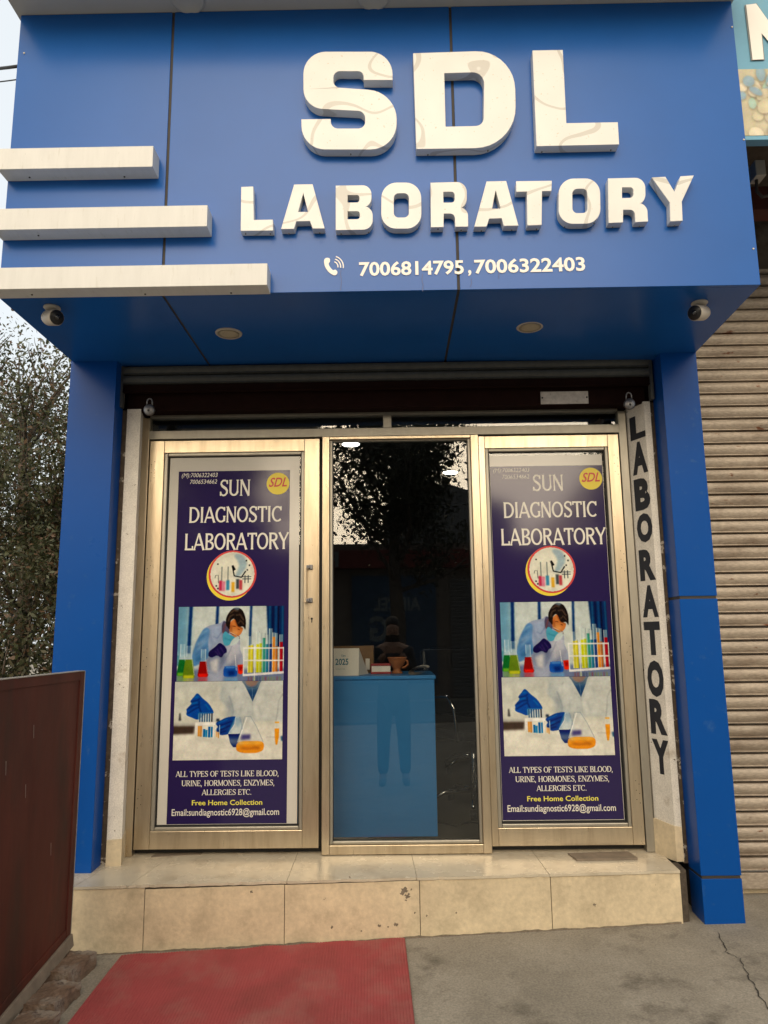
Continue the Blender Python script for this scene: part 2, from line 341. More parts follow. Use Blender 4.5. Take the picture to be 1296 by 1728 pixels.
# serif capitals, built of strokes with thick and thin parts
def strip(pts, ws):
    L = []; Rr = []
    n = len(pts)
    for i in range(n):
        a = pts[max(i-1, 0)]; b = pts[min(i+1, n-1)]
        dx, dy = b[0]-a[0], b[1]-a[1]; l = math.hypot(dx, dy) or 1
        nx, ny = -dy/l, dx/l; wv = ws[i] if isinstance(ws, list) else ws
        L.append((pts[i][0]+nx*wv/2, pts[i][1]+ny*wv/2)); Rr.append((pts[i][0]-nx*wv/2, pts[i][1]-ny*wv/2))
    return [(L[i], L[i+1], Rr[i+1], Rr[i]) for i in range(n-1)]
def glyph(ch, T, t, S, sh):
    q = []
    def ln(a, b, wd): q.extend(strip([a, b], wd))
    def serif(x, y, up, half=S):
        y2 = y + (sh/2 if not up else -sh/2); ln((x-half-T/2, y2), (x+half+T/2, y2), sh)
    def stem(x, y0=0, y1=1, wd=T, s0=True, s1=True):
        ln((x, y0), (x, y1), wd)
        if s0: serif(x, y0, False)
        if s1: serif(x, y1, True)
    def arc(cx, cy, rx, ry, a0, a1, n=14):
        P = []; W = []
        for k in range(n+1):
            a = R_(a0+(a1-a0)*k/n); P.append((cx+rx*math.cos(a), cy+ry*math.sin(a))); W.append(t+(T-t)*abs(math.cos(a))**1.3)
        q.extend(strip(P, W))
    h = T/2; k = t/2
    if ch == 'A': ln((h*.3, 0), (.36, 1), t); ln((.36, 1), (.74, 0), T); ln((.14, .32), (.6, .32), t); serif(.04, 0, False, S*.7); serif(.74, 0, False, S*.7); return q, .8
    if ch == 'B': stem(.12); ln((.12, 1-k), (.34, 1-k), t); arc(.34, .76, .20, .24-k, 90, -90); ln((.12, .52), (.34, .52), t); arc(.36, .26, .24, .26-k, 90, -90); ln((.12, k), (.36, k), t); return q, .68
    if ch in 'CG':
        arc(.42, .5, .36, .5-k, 48, 312, 20)
        if ch == 'C': ln((.68, .72), (.68, .98), t)
        else: ln((.66, .08), (.66, .42), T*.9); serif(.66, .42, True); ln((.66, .74), (.66, .98), t)
        return q, .76
    if ch == 'D': stem(.12); ln((.12, 1-k), (.3, 1-k), t); arc(.3, .5, .42, .5-k, 90, -90, 18); ln((.12, k), (.3, k), t); return q, .80
    if ch in 'EFL':
        stem(.12, s1=(ch == 'L'))
        if ch != 'L': ln((.02, 1-k), (.56, 1-k), t); ln((.56, .78), (.56, 1), t); ln((.12, .52), (.44, .52), t); ln((.44, .42), (.44, .62), t)
        if ch != 'F': ln((.02, k), (.6, k), t); ln((.6, 0), (.6, .25), t)
        return q, .66 if ch != 'F' else .6
    if ch == 'H': stem(.13); stem(.66); ln((.13, .52), (.66, .52), t); return q, .8
    if ch == 'I': stem(.15); return q, .32
    if ch == 'K': stem(.12); ln((.14, .38), (.6, 1), t); ln((.28, .56), (.68, 0), T); serif(.66, 0, False, S*.6); serif(.6, 1, True, S*.6); return q, .76
    if ch == 'M': stem(.1, wd=t); ln((.1, 1), (.45, .08), T); ln((.45, .08), (.8, 1), t); stem(.8); return q, .94
    if ch == 'N': stem(.1, wd=t); ln((.1, 1), (.68, 0), T); stem(.68, wd=t, s0=False); return q, .8
    if ch == 'O': arc(.41, .5, .35, .5-k, 0, 360, 28); return q, .84
    if ch in 'PR':
        stem(.12); ln((.12, 1-k), (.34, 1-k), t); arc(.34, .74, .24, .26-k, 90, -90); ln((.12, .48+k), (.34, .48+k), t)
        if ch == 'R': ln((.34, .5), (.66, 0), T); serif(.66, 0, False, S*.5); return q, .74
        return q, .64
    if ch == 'S':
        P = [(.56, .80), (.53, .92), (.40, .97), (.26, .96), (.13, .86), (.11, .74), (.19, .62), (.33, .54), (.47, .45), (.56, .33), (.55, .18), (.43, .06), (.28, .03), (.13, .10), (.09, .22)]
        W = [t, t, t, t*1.1, T*.8, T*.9, T, T*1.1, T*1.1, T, T*.9, t*1.1, t, t, t]
        q.extend(strip(P, W)); ln((.57, .74), (.57, .98), t); ln((.08, .02), (.08, .27), t); return q, .66
    if ch == 'T': stem(.34, s1=False); ln((.02, 1-k), (.66, 1-k), t); ln((.03, .78), (.03, 1), t); ln((.65, .78), (.65, 1), t); return q, .68
    if ch == 'U': stem(.12, .3, 1, T, False); arc(.39, .3, .27, .3-k, 180, 360); stem(.66, .3, 1, t, False); return q, .80
    if ch == 'Y': ln((.02, 1), (.35, .46), T); ln((.68, 1), (.35, .46), t); stem(.35, 0, .48, T, True, False); serif(.04, 1, True, S*.6); serif(.66, 1, True, S*.6); return q, .70
    if ch == 'Z': ln((.06, 1-k), (.6, 1-k), t); ln((.58, 1), (.06, 0), T); ln((.04, k), (.62, k), t); ln((.07, .78), (.07, 1), t); ln((.61, 0), (.61, .24), t); return q, .68
    if ch == ',': ln((.1, .08), (.06, -.18), T*.8); ln((.07, .06), (.15, .06), T); return q, .22
    if ch == '.': ln((.05, .07), (.18, .07), T); return q, .24
    return q, .34
def serif_text(body, o0, u, vdir, ndir, width, cap, T=.15, t=.07, S=.05, sh=.05, gap=.05):
    quads = []; x = 0
    for ch in body:
        g, adv = glyph(ch, T, t, S, sh)
        quads += [[(px+x, py) for px, py in qd] for qd in g]; x += adv+gap
    x -= gap; sx = width/x
    V = []; Fc = []
    for i, qd in enumerate(quads):
        off = ndir*(2e-5*(i % 24))
        b = len(V)
        for px, py in qd: V.append(tuple(Vector(o0) + u*(px*sx) + vdir*(py*cap) + off))
        Fc.append((b, b+1, b+2, b+3))
    return V, Fc

UX, UZ, NF = Vector((1, 0, 0)), Vector((0, 0, 1)), Vector((0, -1, 0))
def ground_z(x, y):
    xx = max(-3., min(3., x)); yy = max(-.5, min(4.2, y))
    return .075 + .018*xx + .05*(yy-3.6)

# ================================================================== SETTING
# ground: one sheet to the horizon, finely divided near the shop
def axis(a, b, lo, hi, fine, coarse):
    v = [a]
    while v[-1] < b:
        v.append(v[-1] + (fine if lo <= v[-1] < hi else coarse))
    return v
xs = sorted(set([-200, -80, -40, -20, -10] + axis(-6, 6, -3, 3, .25, 1.) + [10, 20, 40, 80, 200]))
ys = sorted(set([-200, -80, -40, -20] + axis(-12, 8, -1, 4.5, .25, 1.) + [12, 20, 40, 80, 200]))
mb = MB()
V = [(x, y, ground_z(x, y) - (.11 if y < -6.5 else 0)) for y in ys for x in xs]; nx = len(xs)
mb.add(V, [(j*nx+i, j*nx+i+1, (j+1)*nx+i+1, (j+1)*nx+i) for j in range(len(ys)-1) for i in range(nx-1)])
g = mb.build('ground', CONC, smooth=True); tag(g, kind='structure')
mb = MB(); mb.box(-60, 60, -11.5, -6.9, -.36, -.19); tag(mb.build('road', ROAD), kind='structure')
# cracks in the concrete, thin irregular strips 2 mm proud
def crack(pxs, w0, label):
    pts = [atZ(x, y, .1) for x, y in pxs]; fine = []
    for a, b in zip(pts, pts[1:]):
        for k in range(6):
            p = a.lerp(b, k/6) + Vector((random.uniform(-.006, .006), random.uniform(-.004, .004), 0)); fine.append(p)
    fine.append(pts[-1]); L = []
    for i, p in enumerate(fine):
        ww = w0*random.uniform(.25, 1.)*(.3 if i in (0, len(fine)-1) else 1)
        z = ground_z(p.x, p.y)+.003
        L.append(((p.x-ww, p.y, z), (p.x+ww, p.y, z)))
    mb = MB()
    for a, b in zip(L, L[1:]): mb.add([a[0], a[1], b[1], b[0]], [(0, 1, 2, 3)])
    return mb
cm = crack([(1210, 1572), (1222, 1590), (1224, 1602), (1248, 1612), (1258, 1632), (1270, 1650), (1284, 1672), (1310, 1700)], .0032, '')
c2 = crack([(1236, 1712), (1255, 1722), (1275, 1745)], .004, ''); cm.add(c2.v, c2.f)
c3 = crack([(205, 1604), (300, 1590), (420, 1583), (475, 1581)], .010, ''); cm.add(c3.v, c3.f)
tag(cm.build('ground_cracks', CRACK), kind='structure')

# ================================================================== SHOP
YG = 3.90                       # front of the door frames
ZF0, ZF1 = 2.849, 4.222         # fascia bottom and top
YF = 2.93                       # fascia face
XL, XR = -1.655, 1.570
shop = thing('shop_building', (0, 4.2, .3), 'blue fronted laboratory shop with cream walls behind its aluminium doors', 'shop')
# wall pieces beside the doors (front face Y=3.78, splayed reveal to the frame)
def reveal_wall(name, xa, xb, xf, zb, zt):           # xa at the frame, xb at the corner, xf far edge of the front face
    mb = MB(); lo = [(xa, 3.905, zb), (xb, 3.78, zb), (xf, 3.78, zb), (xf, 3.98, zb), (xa, 3.98, zb)]
    hi = [(x, y, zt) for x, y, _ in lo]
    mb.add(lo+hi, [(4, 3, 2, 1, 0), (5, 6, 7, 8, 9)] + [(k, (k+1) % 5, 5+(k+1) % 5, 5+k) for k in range(5)])
    return mb.build(name, WALLW, shop)
reveal_wall('wall', -1.352, -1.322, -1.395, .34, 2.62)
reveal_wall('wall', 1.292, 1.345, 1.378, .34, 2.62)
for a_, b_ in ((-1.44, -1.397), (1.380, 1.42)): mb = MB(); mb.box(a_, b_, 3.80, 3.98, .32, 2.62); mb.build('rough_edge', PEEL, shop)
mb = MB(); mb.box(1.300, 1.3705, 3.772, 3.90, .335, .50); mb.hexa([(1.288, 3.9, .335), (1.3405, 3.776, .335), (1.372, 3.774, .335), (1.372, 3.9, .335)], [(1.288, 3.9, .485), (1.3405, 3.776, .485), (1.372, 3.774, .485), (1.372, 3.9, .485)])
mb = MB(); mb.hexa([(1.283, 3.9, .335), (1.340, 3.772, .335), (1.374, 3.771, .335), (1.374, 3.9, .335)], [(1.283, 3.9, .505), (1.340, 3.772, .495), (1.374, 3.771, .49), (1.374, 3.9, .50)])
mb.build('skirting_tile', TILE, shop)
mb = MB(); mb.hexa([(-1.345, 3.9, .335), (-1.318, 3.772, .335), (-1.392, 3.771, .335), (-1.392, 3.9, .335)], [(-1.345, 3.9, .47), (-1.318, 3.772, .46), (-1.392, 3.771, .455), (-1.392, 3.9, .47)])
mb.build('skirting_tile', TILE, shop)
# side walls, roof and rear walls of the room
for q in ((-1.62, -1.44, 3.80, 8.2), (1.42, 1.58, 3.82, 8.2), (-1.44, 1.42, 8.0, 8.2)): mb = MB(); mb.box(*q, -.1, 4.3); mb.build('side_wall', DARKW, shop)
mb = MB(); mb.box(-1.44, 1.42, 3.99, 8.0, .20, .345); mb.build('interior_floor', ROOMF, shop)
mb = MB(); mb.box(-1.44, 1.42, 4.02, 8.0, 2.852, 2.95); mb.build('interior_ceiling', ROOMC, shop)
mb = MB(); mb.box(-1.62, 1.58, 3.4, 8.2, 4.3, 4.42); mb.build('roof_slab', DARKW, shop)
mb = MB(); mb.box(-1.44, 1.42, 3.84, 3.985, 2.62, 4.29); mb.build('lintel_wall', BEAM, shop)
# dark red lintel beam, front at 3.79
mb = MB(); mb.box(-1.40, 1.36, 3.79, 3.838, 2.612, 2.735); mb.build('lintel', BEAM, shop, bevel=.004)

# ---- sign fascia: three blue panels, soffit, canopy, bars, raised letters
sign = thing('sign_fascia', (0, YF, ZF0), 'big blue boxed shop sign with raised white letters above the doors', 'shop sign')
S1, S2 = -.957, .300; gp = .006
edges = [XL, S1, S2, XR]
for i in range(3):
    a = edges[i] + (gp if i else 0); b = edges[i+1] - (gp if i < 2 else 0)
    mb = MB(); mb.box(a, b, YF, YF+.02, ZF0, ZF1); mb.build('front_panel', BLUE, sign, bevel=.0012)
    mb = MB(); mb.hexa([(a, YF+.0205, ZF0), (b, YF+.0205, ZF0), (b if i < 2 else 1.586, 3.76, ZF0 - (.016 if i == 2 else 0)), (a, 3.76, ZF0)],
                       [(a, YF+.0205, ZF0+.018), (b, YF+.0205, ZF0+.018), (b if i < 2 else 1.586, 3.76, ZF0+.018), (a, 3.76, ZF0+.018)])
    mb.build('soffit_panel', BLUE, sign)
for s_ in (S1, S2): mb = MB(); mb.box(s_-gp, s_+gp, YF+.004, YF+.03, ZF0+.002, ZF1); mb.box(s_-gp, s_+gp, YF+.0295, 3.75, ZF0+.003, ZF0+.012); mb.build('seam', SEAM, sign)
for a_, b_ in ((XL, XL+.004), (XR-.004, XR)): mb = MB(); mb.box(a_, b_, YF+.021, 3.80, ZF0+.019, ZF1); mb.build('side_panel', BLUE, sign)
mb = MB(); mb.box(XL+.006, XR-.006, YF+.032, YF+.05, ZF0+.03, ZF1-.01); mb.build('backing', SEAM, sign)
# canopy over the sign
mb = MB(); mb.box(XL-.02, XR+.012, 2.60, 3.0, ZF1+.002, ZF1+.16); mb.build('canopy', GREYC, sign, bevel=.002)
for px, py in ((316, 0), (630, -6)):
    p = atZ(px, py, ZF1); mb = MB(); mb.lathe([(.058, 0), (.066, -.006), (.074, -.004), (.075, .0015)], (p.x, p.y, ZF1)); mb.build('canopy_downlight', GREYC, sign, smooth=True)
for px, py in ((386, 562), (894, 551)):
    p = atZ(px, py, ZF0); d = MB(); d.lathe([(.050, -.004), (.058, -.008), (.063, -.004), (.064, .001)], (p.x, p.y, ZF0)); dl = d.build('downlight', WHITEP, sign, smooth=True)
    d = MB(); d.lathe([(.051, -.0065), (.03, -.0085), (.001, -.009)], (p.x, p.y, ZF0)); d.build('diffuser', DIFF, dl, smooth=True)
# white bars
for x1, z0, z1 in ((-.993, 3.389, 3.487), (-.753, 3.109, 3.206), (-.497, 2.842, 2.938)):
    mb = MB(); mb.box(XL-.001, x1, 2.845, YF-.0005, z0, z1); mb.build('bar', WHITEB, sign, bevel=.0015)
# raised letters
YA_, YB_ = YF-.047, YF-.040
def c1(x, y): return (x/4.32+490, y/4.318+70)
def c2f(x, y): return (x/4.32+770, y/4.318+60)
def c3f(x, y): return (x/3.927+390, y/3.925+280)
def c4f(x, y): return (x/2.645+700, y/2.645+270)
def mk(loops, conv, yf, lab):
    lps = []
    for lp in loops:
        lps.append([conv(x, y) for x, y in rounded(lp)])
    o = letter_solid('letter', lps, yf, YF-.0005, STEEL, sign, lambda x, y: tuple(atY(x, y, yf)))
    b = o.modifiers.new('bevel', 'BEVEL'); b.width = .0012; b.segments = 1; b.limit_method = 'ANGLE'; b.angle_limit = R_(60)
    o['label'] = lab
BIG = [
 ('S', c1, [[(745,280),(745,73,165),(93,73,165),(96,484,135),(545,508,52),(545,633,50),(296,633,50),(294,563),(80,566),(82,787,170),(775,787,190),(775,365,200),(314,333,46),(314,216,48),(534,216,42),(534,280)]]),
 ('D', lambda x, y: (x, y), [[(697,89.5),(868,84,66),(872,249,70),(702.5,251.5)], [(749.8,123.5),(817,121.5,20),(816,212,13),(752,213.5)]]),
 ('L', c2f, [[(555,107),(777,103),(803,637),(1178,630),(1188,793),(585,806)]]),
]
SMALL = [
 ('L', c3f, [[(67,138),(147,135),(150,357),(277,355),(278,428),(63,430)]]),
 ('A', c3f, [[(417,122),(540,120),(620,414),(541,415),(523,365),(432,367),(417,417),(330,418)], [(478,180),(509,303),(444,304)]]),
 ('B', c3f, [[(693,130),(930,127,60),(930,258,46),(892,268),(938,280,46),(938,421,62),(693,425)], [(772,193),(850,192,18),(850,241,18),(772,242)], [(772,300),(853,299,18),(853,352,18),(772,353)]]),
 ('O', c3f, [[(997,110,100),(1258,110,100),(1262,415,100),(994,415,100)], [(1078,181,32),(1178,180,32),(1178,341,32),(1078,342,32)]]),
 ('R', c4f, [[(70,101),(232,97,46),(232,206,36),(208,212),(237,222,26),(238,297),(181,298),(178,239,20),(129,239),(128,299),(72,300)], [(127,142),(178,141,16),(178,190,16),(128,190)]]),
 ('A', c4f, [[(320,95),(408,93),(463,293),(397,294),(388,260),(332,262),(320,297),(265,298)], [(361,135),(383,216),(345,217)]]),
 ('T', c4f, [[(452,94),(612,92),(610,138),(568,139),(566,290),(502,292),(500,141),(453,142)]]),
 ('O', c4f, [[(643,83,66),(826,81,66),(830,283,66),(641,286,66)], [(703,129,22),(769,127,22),(771,236,22),(704,237,22)]]),
 ('R', c4f, [[(862,82),(1028,78,46),(1030,186,34),(1006,193),(1037,203,26),(1041,274),(984,277),(981,222,20),(930,222),(929,278),(865,281)], [(925,122),(976,121,16),(976,168,16),(925,170)]]),
 ('Y', c4f, [[(1057,77),(1119,74),(1159,141),(1186,72),(1246,68),(1192,185),(1196,271),(1140,274),(1138,190)]]),
]
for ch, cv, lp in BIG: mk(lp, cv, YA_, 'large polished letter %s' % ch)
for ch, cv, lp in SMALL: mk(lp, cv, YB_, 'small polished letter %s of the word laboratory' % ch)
# screws under the letters and bars
mb = MB()
for px, py in ((592,262),(722,263),(823,256),(914,258),(1030,255),(415,396),(457,396),(488,396),(540,395),(576,396),(622,394),(650,387),(704,388),(739,388),(778,390),(812,391),(863,390),(905,388),(952,385),(1002,378),(1033,385),(1078,384),(1137,383)):
    p = atY(px, py, YF-.028); mb = MB(); mb.lathe([(.003, -.002), (.003, .002)], (p.x, p.y-.006, p.z), 'Y', 8); mb.build('screw', RUB, sign)
for px, py, zz in ((50,299,3.389),(210,298,3.389),(65,397,3.109),(54,497,2.842),(245,496,2.842),(390,494,2.842)):
    p = atZ(px, py, zz); mb = MB(); mb.lathe([(.004, -.003), (.004, .001)], (p.x, p.y, zz), 'Z', 8); mb.build('screw', RUB, sign)
for px, py in ((41,90),(20,297),(1235,46),(1255,236),(1271,420)):
    p = atY(px, py, YF); mb = MB(); mb.lathe([(.004, -.003), (.005, .001)], (p.x, p.y, p.z), 'Y', 8); mb.build('screw', EDGE, sign)
# phone line
def flat_text(body, p0, p1, cap, mat_, parent, bold=0., shear=0., name='lettering', Y=None, lab=None):
    u = (p1-p0); wd = u.length; u.normalize(); v = Vector((0, -1, 0)).cross(u)*-1
    v = Vector((-u.z, 0, u.x))
    pts, f = text_quad(body, p0, u, v, wd, cap, bold, shear)
    mb = MB(); mb.add(pts, f); o = mb.build(name, mat_, parent)
    if lab: o['label'] = lab
    return o
yv = YF-.003
flat_text('7006814795', atY(606, 465, yv), atY(783, 461.5, yv), .0585, SIGNW, sign, .024, 0, 'phone_number')
flat_text(',', atY(790, 460.5, yv), atY(795.5, 460.5, yv), .0585, SIGNW, sign, .03, 0, 'comma')
flat_text('7006322403', atY(801, 461, yv), atY(988, 456, yv), .0585, SIGNW, sign, .024, 0, 'phone_number')
ic = []
hand = rounded([(617,618,8),(632,606,10),(655,612,8),(656,636,8),(645,645,6),(650,662,14),(668,686,14),(680,692,6),(690,684,6),(705,700,6),(703,718,10),(685,727,10),(655,712,22),(628,682,22),(615,645,16)])
ic.append(([tuple(atY(*c3f(x, y), yv)) for x, y in hand], 0))
ipl = MB()
for pts, _ in ic:
    vs_, tr = fill_loops(None, [pts]); ipl.add(vs_, [tuple(t) for t in tr])
for rr in (34, 52, 70):
    arcp = [(674+rr*math.cos(R_(a)), 667-rr*math.sin(R_(a))) for a in range(-8, 82, 9)]
    for qd in strip(arcp, 7.5): ipl.add([tuple(atY(*c3f(x, y), yv)) for x, y in qd], [(0, 1, 2, 3)])
ipl.build('phone_symbol', SIGNW, sign)
for px, y0, y1 in ((575, 455, 490), (713, 462, 492), (795, 470, 484), (842, 458, 470)):
    mb = MB(); zz = [y0+(y1-y0)*k/5 for k in range(6)]
    L = [(px+random.uniform(-1, 1), y) for y in zz]
    for a, b in zip(L, L[1:]): mb.add([tuple(atY(a[0]-.5, a[1], YF-.002)), tuple(atY(a[0]+.6, a[1], YF-.002)), tuple(atY(b[0]+.6, b[1], YF-.002)), tuple(atY(b[0]-.5, b[1], YF-.002))], [(0, 1, 2, 3)])
    mb.build('water_streak', DRIP, sign)

# ---- blue pillars
def pillar(x0, x1, yf, yb, z0, z1, cuts, label):
    t = thing('blue_pillar', ((x0+x1)/2, yf, z0), label, 'pillar', 'blue pillars carrying the sign')
    lv = [z0] + cuts + [z1]
    for a, b in zip(lv, lv[1:]):
        mb = MB(); mb.box(x0, x1, yf, yb, a + (.007 if a != z0 else 0), b - (.007 if b != z1 else 0)); mb.build('cladding', BLUEP, t, bevel=.0015)
    for c in cuts:
        mb = MB(); mb.box(x0+.004, x1-.004, yf+.004, yb-.002, c-.0068, c+.0068); mb.build('seam', SEAM, t)
    return t
pillar(-1.665, -1.423, 3.675, 3.79, .335, ZF0+.004, [], 'blue clad pillar standing on the step behind the rusty gate')
pillar(1.400, 1.585, 3.645, 3.79, ground_z(1.5, 3.65)-.01, ZF0+.004, [.302, 1.579], 'blue clad pillar with black seams beside the rusty shutter')

# ---- entrance step
step = thing('entrance_step', (0, 3.6, .08), 'cream tiled entrance step with a chipped front edge', 'step')
def edgeY(x): return 3.505 + (x+1.41)*(3.66-3.505)/2.72
XS = [-2.3, -1.118, -.50, .107, .706, 1.310]
zf, zb_ = .330, .347
for i in range(5):
    a, b = XS[i]+.0015, XS[i+1]-.0015
    mb = MB(); ya, yb2 = edgeY(a), edgeY(b)
    dd_ = (.003, .008, .005, .001, .001)[i]
    za, zb3 = ground_z(a, ya)-.03, ground_z(b, yb2)-.03
    mb.hexa([(a, ya, za), (b, yb2, zb3), (b, yb2+.02, zb3), (a, ya+.02, za)], [(a, ya, zf-.012-dd_), (b, yb2, zf-.012-dd_*.5), (b, yb2+.02, zf-.012-dd_*.5), (a, ya+.02, zf-.012-dd_)])
    mb.build('riser_tile', TILE, step, bevel=.001)
XT = [-2.3, -1.43, -1.19, -.49, .095, .70, 1.310]
for i in range(6):
    a, b = XT[i]+.001, XT[i+1]-.001; sk = .10 if i < 3 else -.05
    fa, fb = a, b
    ba = a + (.09 if XT[i] in (-1.43, -1.19) else (-.02 if i >= 4 else 0)); bb = b + (.09 if XT[i+1] in (-1.43, -1.19) else (-.02 if 4 <= i+1 < 6 else 0))
    mb = MB(); n = 24; top = []
    for k in range(n+1):                       # chipped front edge
        x = fa + (fb-fa)*k/n; chip = 0
        if random.random() < (.5 if i in (2, 3) else .15): chip = random.uniform(.002, .009)
        top.append((x, edgeY(x)-.006+chip, zf))
    lo = top + [(bb, 4.0, zb_), (ba, 4.0, zb_)]
    dn = [(x, y, z-.011) for x, y, z in lo]; m_ = len(lo)
    mb.add(lo+dn, [tuple(range(m_)), tuple(range(2*m_-1, m_-1, -1))] + [(k, (k+1) % m_, m_+(k+1) % m_, m_+k) for k in range(m_)])
    mb.build('tread_tile', TILET, step)
mb = MB(); mb.hexa([(-2.29, edgeY(-2.29)+.012, -.1), (1.305, edgeY(1.305)+.012, -.0), (1.305, 4.0, -.0), (-2.29, 4.0, -.1)], [(-2.29, edgeY(-2.29)+.004, zf-.0115), (1.308, edgeY(1.308)+.004, zf-.0115), (1.308, 4.0, zb_-.012), (-2.29, 4.0, zb_-.012)])
mb.hexa([(1.310, 3.67, .05), (1.345, 3.68, .05), (1.345, 3.78, .05), (1.310, 3.78, .05)], [(1.310, 3.67, .325), (1.345, 3.68, .325), (1.345, 3.78, .33), (1.310, 3.78, .33)])
mb.build('mortar_bed', MORTAR, step)
CHIP = mat('worn_tile_body', (.19, .155, .115), .9, var=.35, vscale=60)
for px, py, s_ in ((682,1503,8),(688,1512,6),(676,1508,2),(694,1501,2),(685,1519,2),(700,1540,2),(668,1560,4),(640,1562,3),(655,1564,2),(720,1545,2),(1003,1526,3),(424,1505,3),(560,1565,3),(610,1571,2),(770,1540,2),(590,1480,2)):
    mb = MB(); p = atY(px, py, edgeY((px-660)/1250*3.6)-.0015); n = 17; rr = s_/1250*3.6; ph = random.uniform(0, 6)
    mb.add([(p.x+rr*(.75+.4*math.sin(3*t+ph)*math.sin(5*t)+random.uniform(-.2, .2))*math.cos(t), edgeY(p.x)-.0016, p.z+rr*(.6+.3*math.sin(4*t+ph)+random.uniform(-.15, .15))*math.sin(t)) for t in [6.283*k/n for k in range(n)]], [tuple(range(n))]); mb.build('tile_chip', CHIP, step)
mb = MB(); n = 150; top = []                     # grime gathered where the risers meet the pavement
for k in range(n+1):
    x = -1.7 + 3.0*k/n; h = .003 + .005*abs(math.sin(k*.37)*math.sin(k*.113+1)) + random.uniform(0, .004); y = edgeY(x)-.0012; top.append(((x, y, ground_z(x, y)-.004), (x, y, ground_z(x, y)+h)))
for a, b in zip(top, top[1:]): mb.add([a[0], b[0], b[1], a[1]], [(0, 1, 2, 3)])
mb.build('grime_line', CHIP, step)
# metal floor plates at the door pivots
for pxs in (((262,1441),(345,1437),(338,1442),(255,1446)), ((958,1440),(1060,1437),(1076,1448),(973,1450))):
    pts = [atZ(x, y, .346) for x, y in pxs]; mb = MB(); mb.hexa([(p.x, p.y, .338) for p in pts], [(p.x, p.y, .3475) for p in pts]); mb.build('pivot_plate', ANGLE, step)

# ---- aluminium frame with transom
frame = thing('door_frame', (0, YG, .35), 'aluminium shop front frame with dark transom and fixed glass middle', 'door frame')
def bar(parent, x0, x1, z0, z1, y0=YG, dep=.05, m=ALU, name='rail', bev=.002):
    mb = MB(); mb.box(x0, x1, y0, y0+dep, z0, z1); return mb.build(name, m, parent, bevel=bev)
bar(frame, -1.351, -1.312, .345, 2.607, name='stile'); bar(frame, 1.243, 1.284, .345, 2.607, name='stile', m=ALUG)
bar(frame, -1.3115, 1.2425, 2.484, 2.531, m=ALUG, name='transom_rail', y0=YG-.006)
bar(frame, -1.3115, 1.2425, 2.607, 2.625, m=ALUG, name='top_rail')
bar(frame, -.035, .010, 2.5315, 2.6065, m=ALUG, name='transom_mullion')
bar(frame, -.366, -.328, .347, 2.4835, name='stile', y0=YG-.008); bar(frame, .437, .478, .347, 2.4835, name='stile', y0=YG-.008)
bar(frame, -.3275, .4365, .347, .390, name='bottom_rail', y0=YG-.006); bar(frame, -.3275, .4365, 2.468, 2.4835, name='rail', y0=YG-.006)
bd = .016
for (x0, x1, z0, z1) in ((-.3275, -.3275+bd, .3905, 2.4675), (.4365-bd, .4365, .3905, 2.4675), (-.3275+bd, .4365-bd, .3905, .3905+bd), (-.3275+bd, .4365-bd, 2.4675-.008, 2.4675)):
    bar(frame, x0, x1, z0, z1, y0=YG+.008, dep=.03, m=ALUG, name='glazing_bead', bev=.004)
mb = MB(); mb.box(-.3115, .4205, YG+.028, YG+.034, .4065, 2.4595); mb.build('glass', GLASS, frame)
mb = MB(); mb.box(-1.3115, -.0355, YG+.028, YG+.034, 2.532, 2.6065); mb.build('transom_glass', GLASS, frame)
mb = MB(); mb.box(.0105, 1.2425, YG+.028, YG+.034, 2.532, 2.6065); mb.build('transom_glass', GLASS, frame)
mb = MB(); mb.box(-.3115, -.3085, YG+.024, YG+.0278, .4065, 2.4595); mb.box(.4175, .4205, YG+.024, YG+.0278, .4065, 2.4595); mb.box(-.3085, .4175, YG+.024, YG+.0278, .4065, .4095); mb.build('gasket', RUB, frame)

# ---- the two swing doors
def door(label, x0, x1, sl_, sr_, flip):
    t = thing('swing_door', (x0 if not flip else x1, YG, .37), label, 'door', 'aluminium doors with posters')
    zb, zt = .377, 2.477; zr0, zr1 = .462, 2.409
    a, b = x0+sl_, x1-sr_
    bar(t, x0, a, zb, zt, name='stile', y0=YG+.004); bar(t, b, x1, zb, zt, name='stile', y0=YG+.004)
    bar(t, a+.0004, b-.0004, zb, zr0, name='bottom_rail', y0=YG+.005); bar(t, a+.0004, b-.0004, zr1, zt, name='top_rail', y0=YG+.005)
    for (q0, q1, z0, z1) in ((a+.0004, a+.020, zr0+.0004, zr1), (b-.018, b-.0004, zr0+.0004, zr1), (a+.0205, b-.0185, zr0+.0004, zr0+.018), (a+.0205, b-.0185, zr1-.018, zr1)):
        bar(t, q0, q1, z0, z1, y0=YG+.009, dep=.03, m=ALUG, name='glazing_bead', bev=.004)
    g0, g1, h0, h1 = a+.0205, b-.0185, zr0+.0185, zr1-.0185
    mb = MB(); mb.box(g0, g1, YG+.028, YG+.034, h0, h1); mb.build('glass', GLASS, t)
    mb = MB(); k = .005
    mb.box(g0, g0+k, YG+.024, YG+.0275, h0, h1); mb.box(g1-k, g1, YG+.024, YG+.0275, h0, h1); mb.box(g0+k, g1-k, YG+.024, YG+.0275, h0, h0+k*1.6); mb.box(g0+k, g1-k, YG+.024, YG+.0275, h1-k, h1)
    mb.build('gasket', RUB, t)
    mb = MB()                                   # rivets on the outer stile
    for zc in (.62, 1.30, 1.78, 2.30):
        for dx in (0, .016):
            for dz in (-.045, 0, .045):
                xx = (x0+.012+dx) if not flip else (x1-.012-dx)
                mb.lathe([(.0022, -.001), (.0022, .001)], (xx, YG+.004, zc+dz+dx), 'Y', 6)
    mb.build('screw', RUB, t)
    return t
dl_ = door('aluminium door on the left with pull handle and keyhole', -1.306, -.382, .078, .082, False)
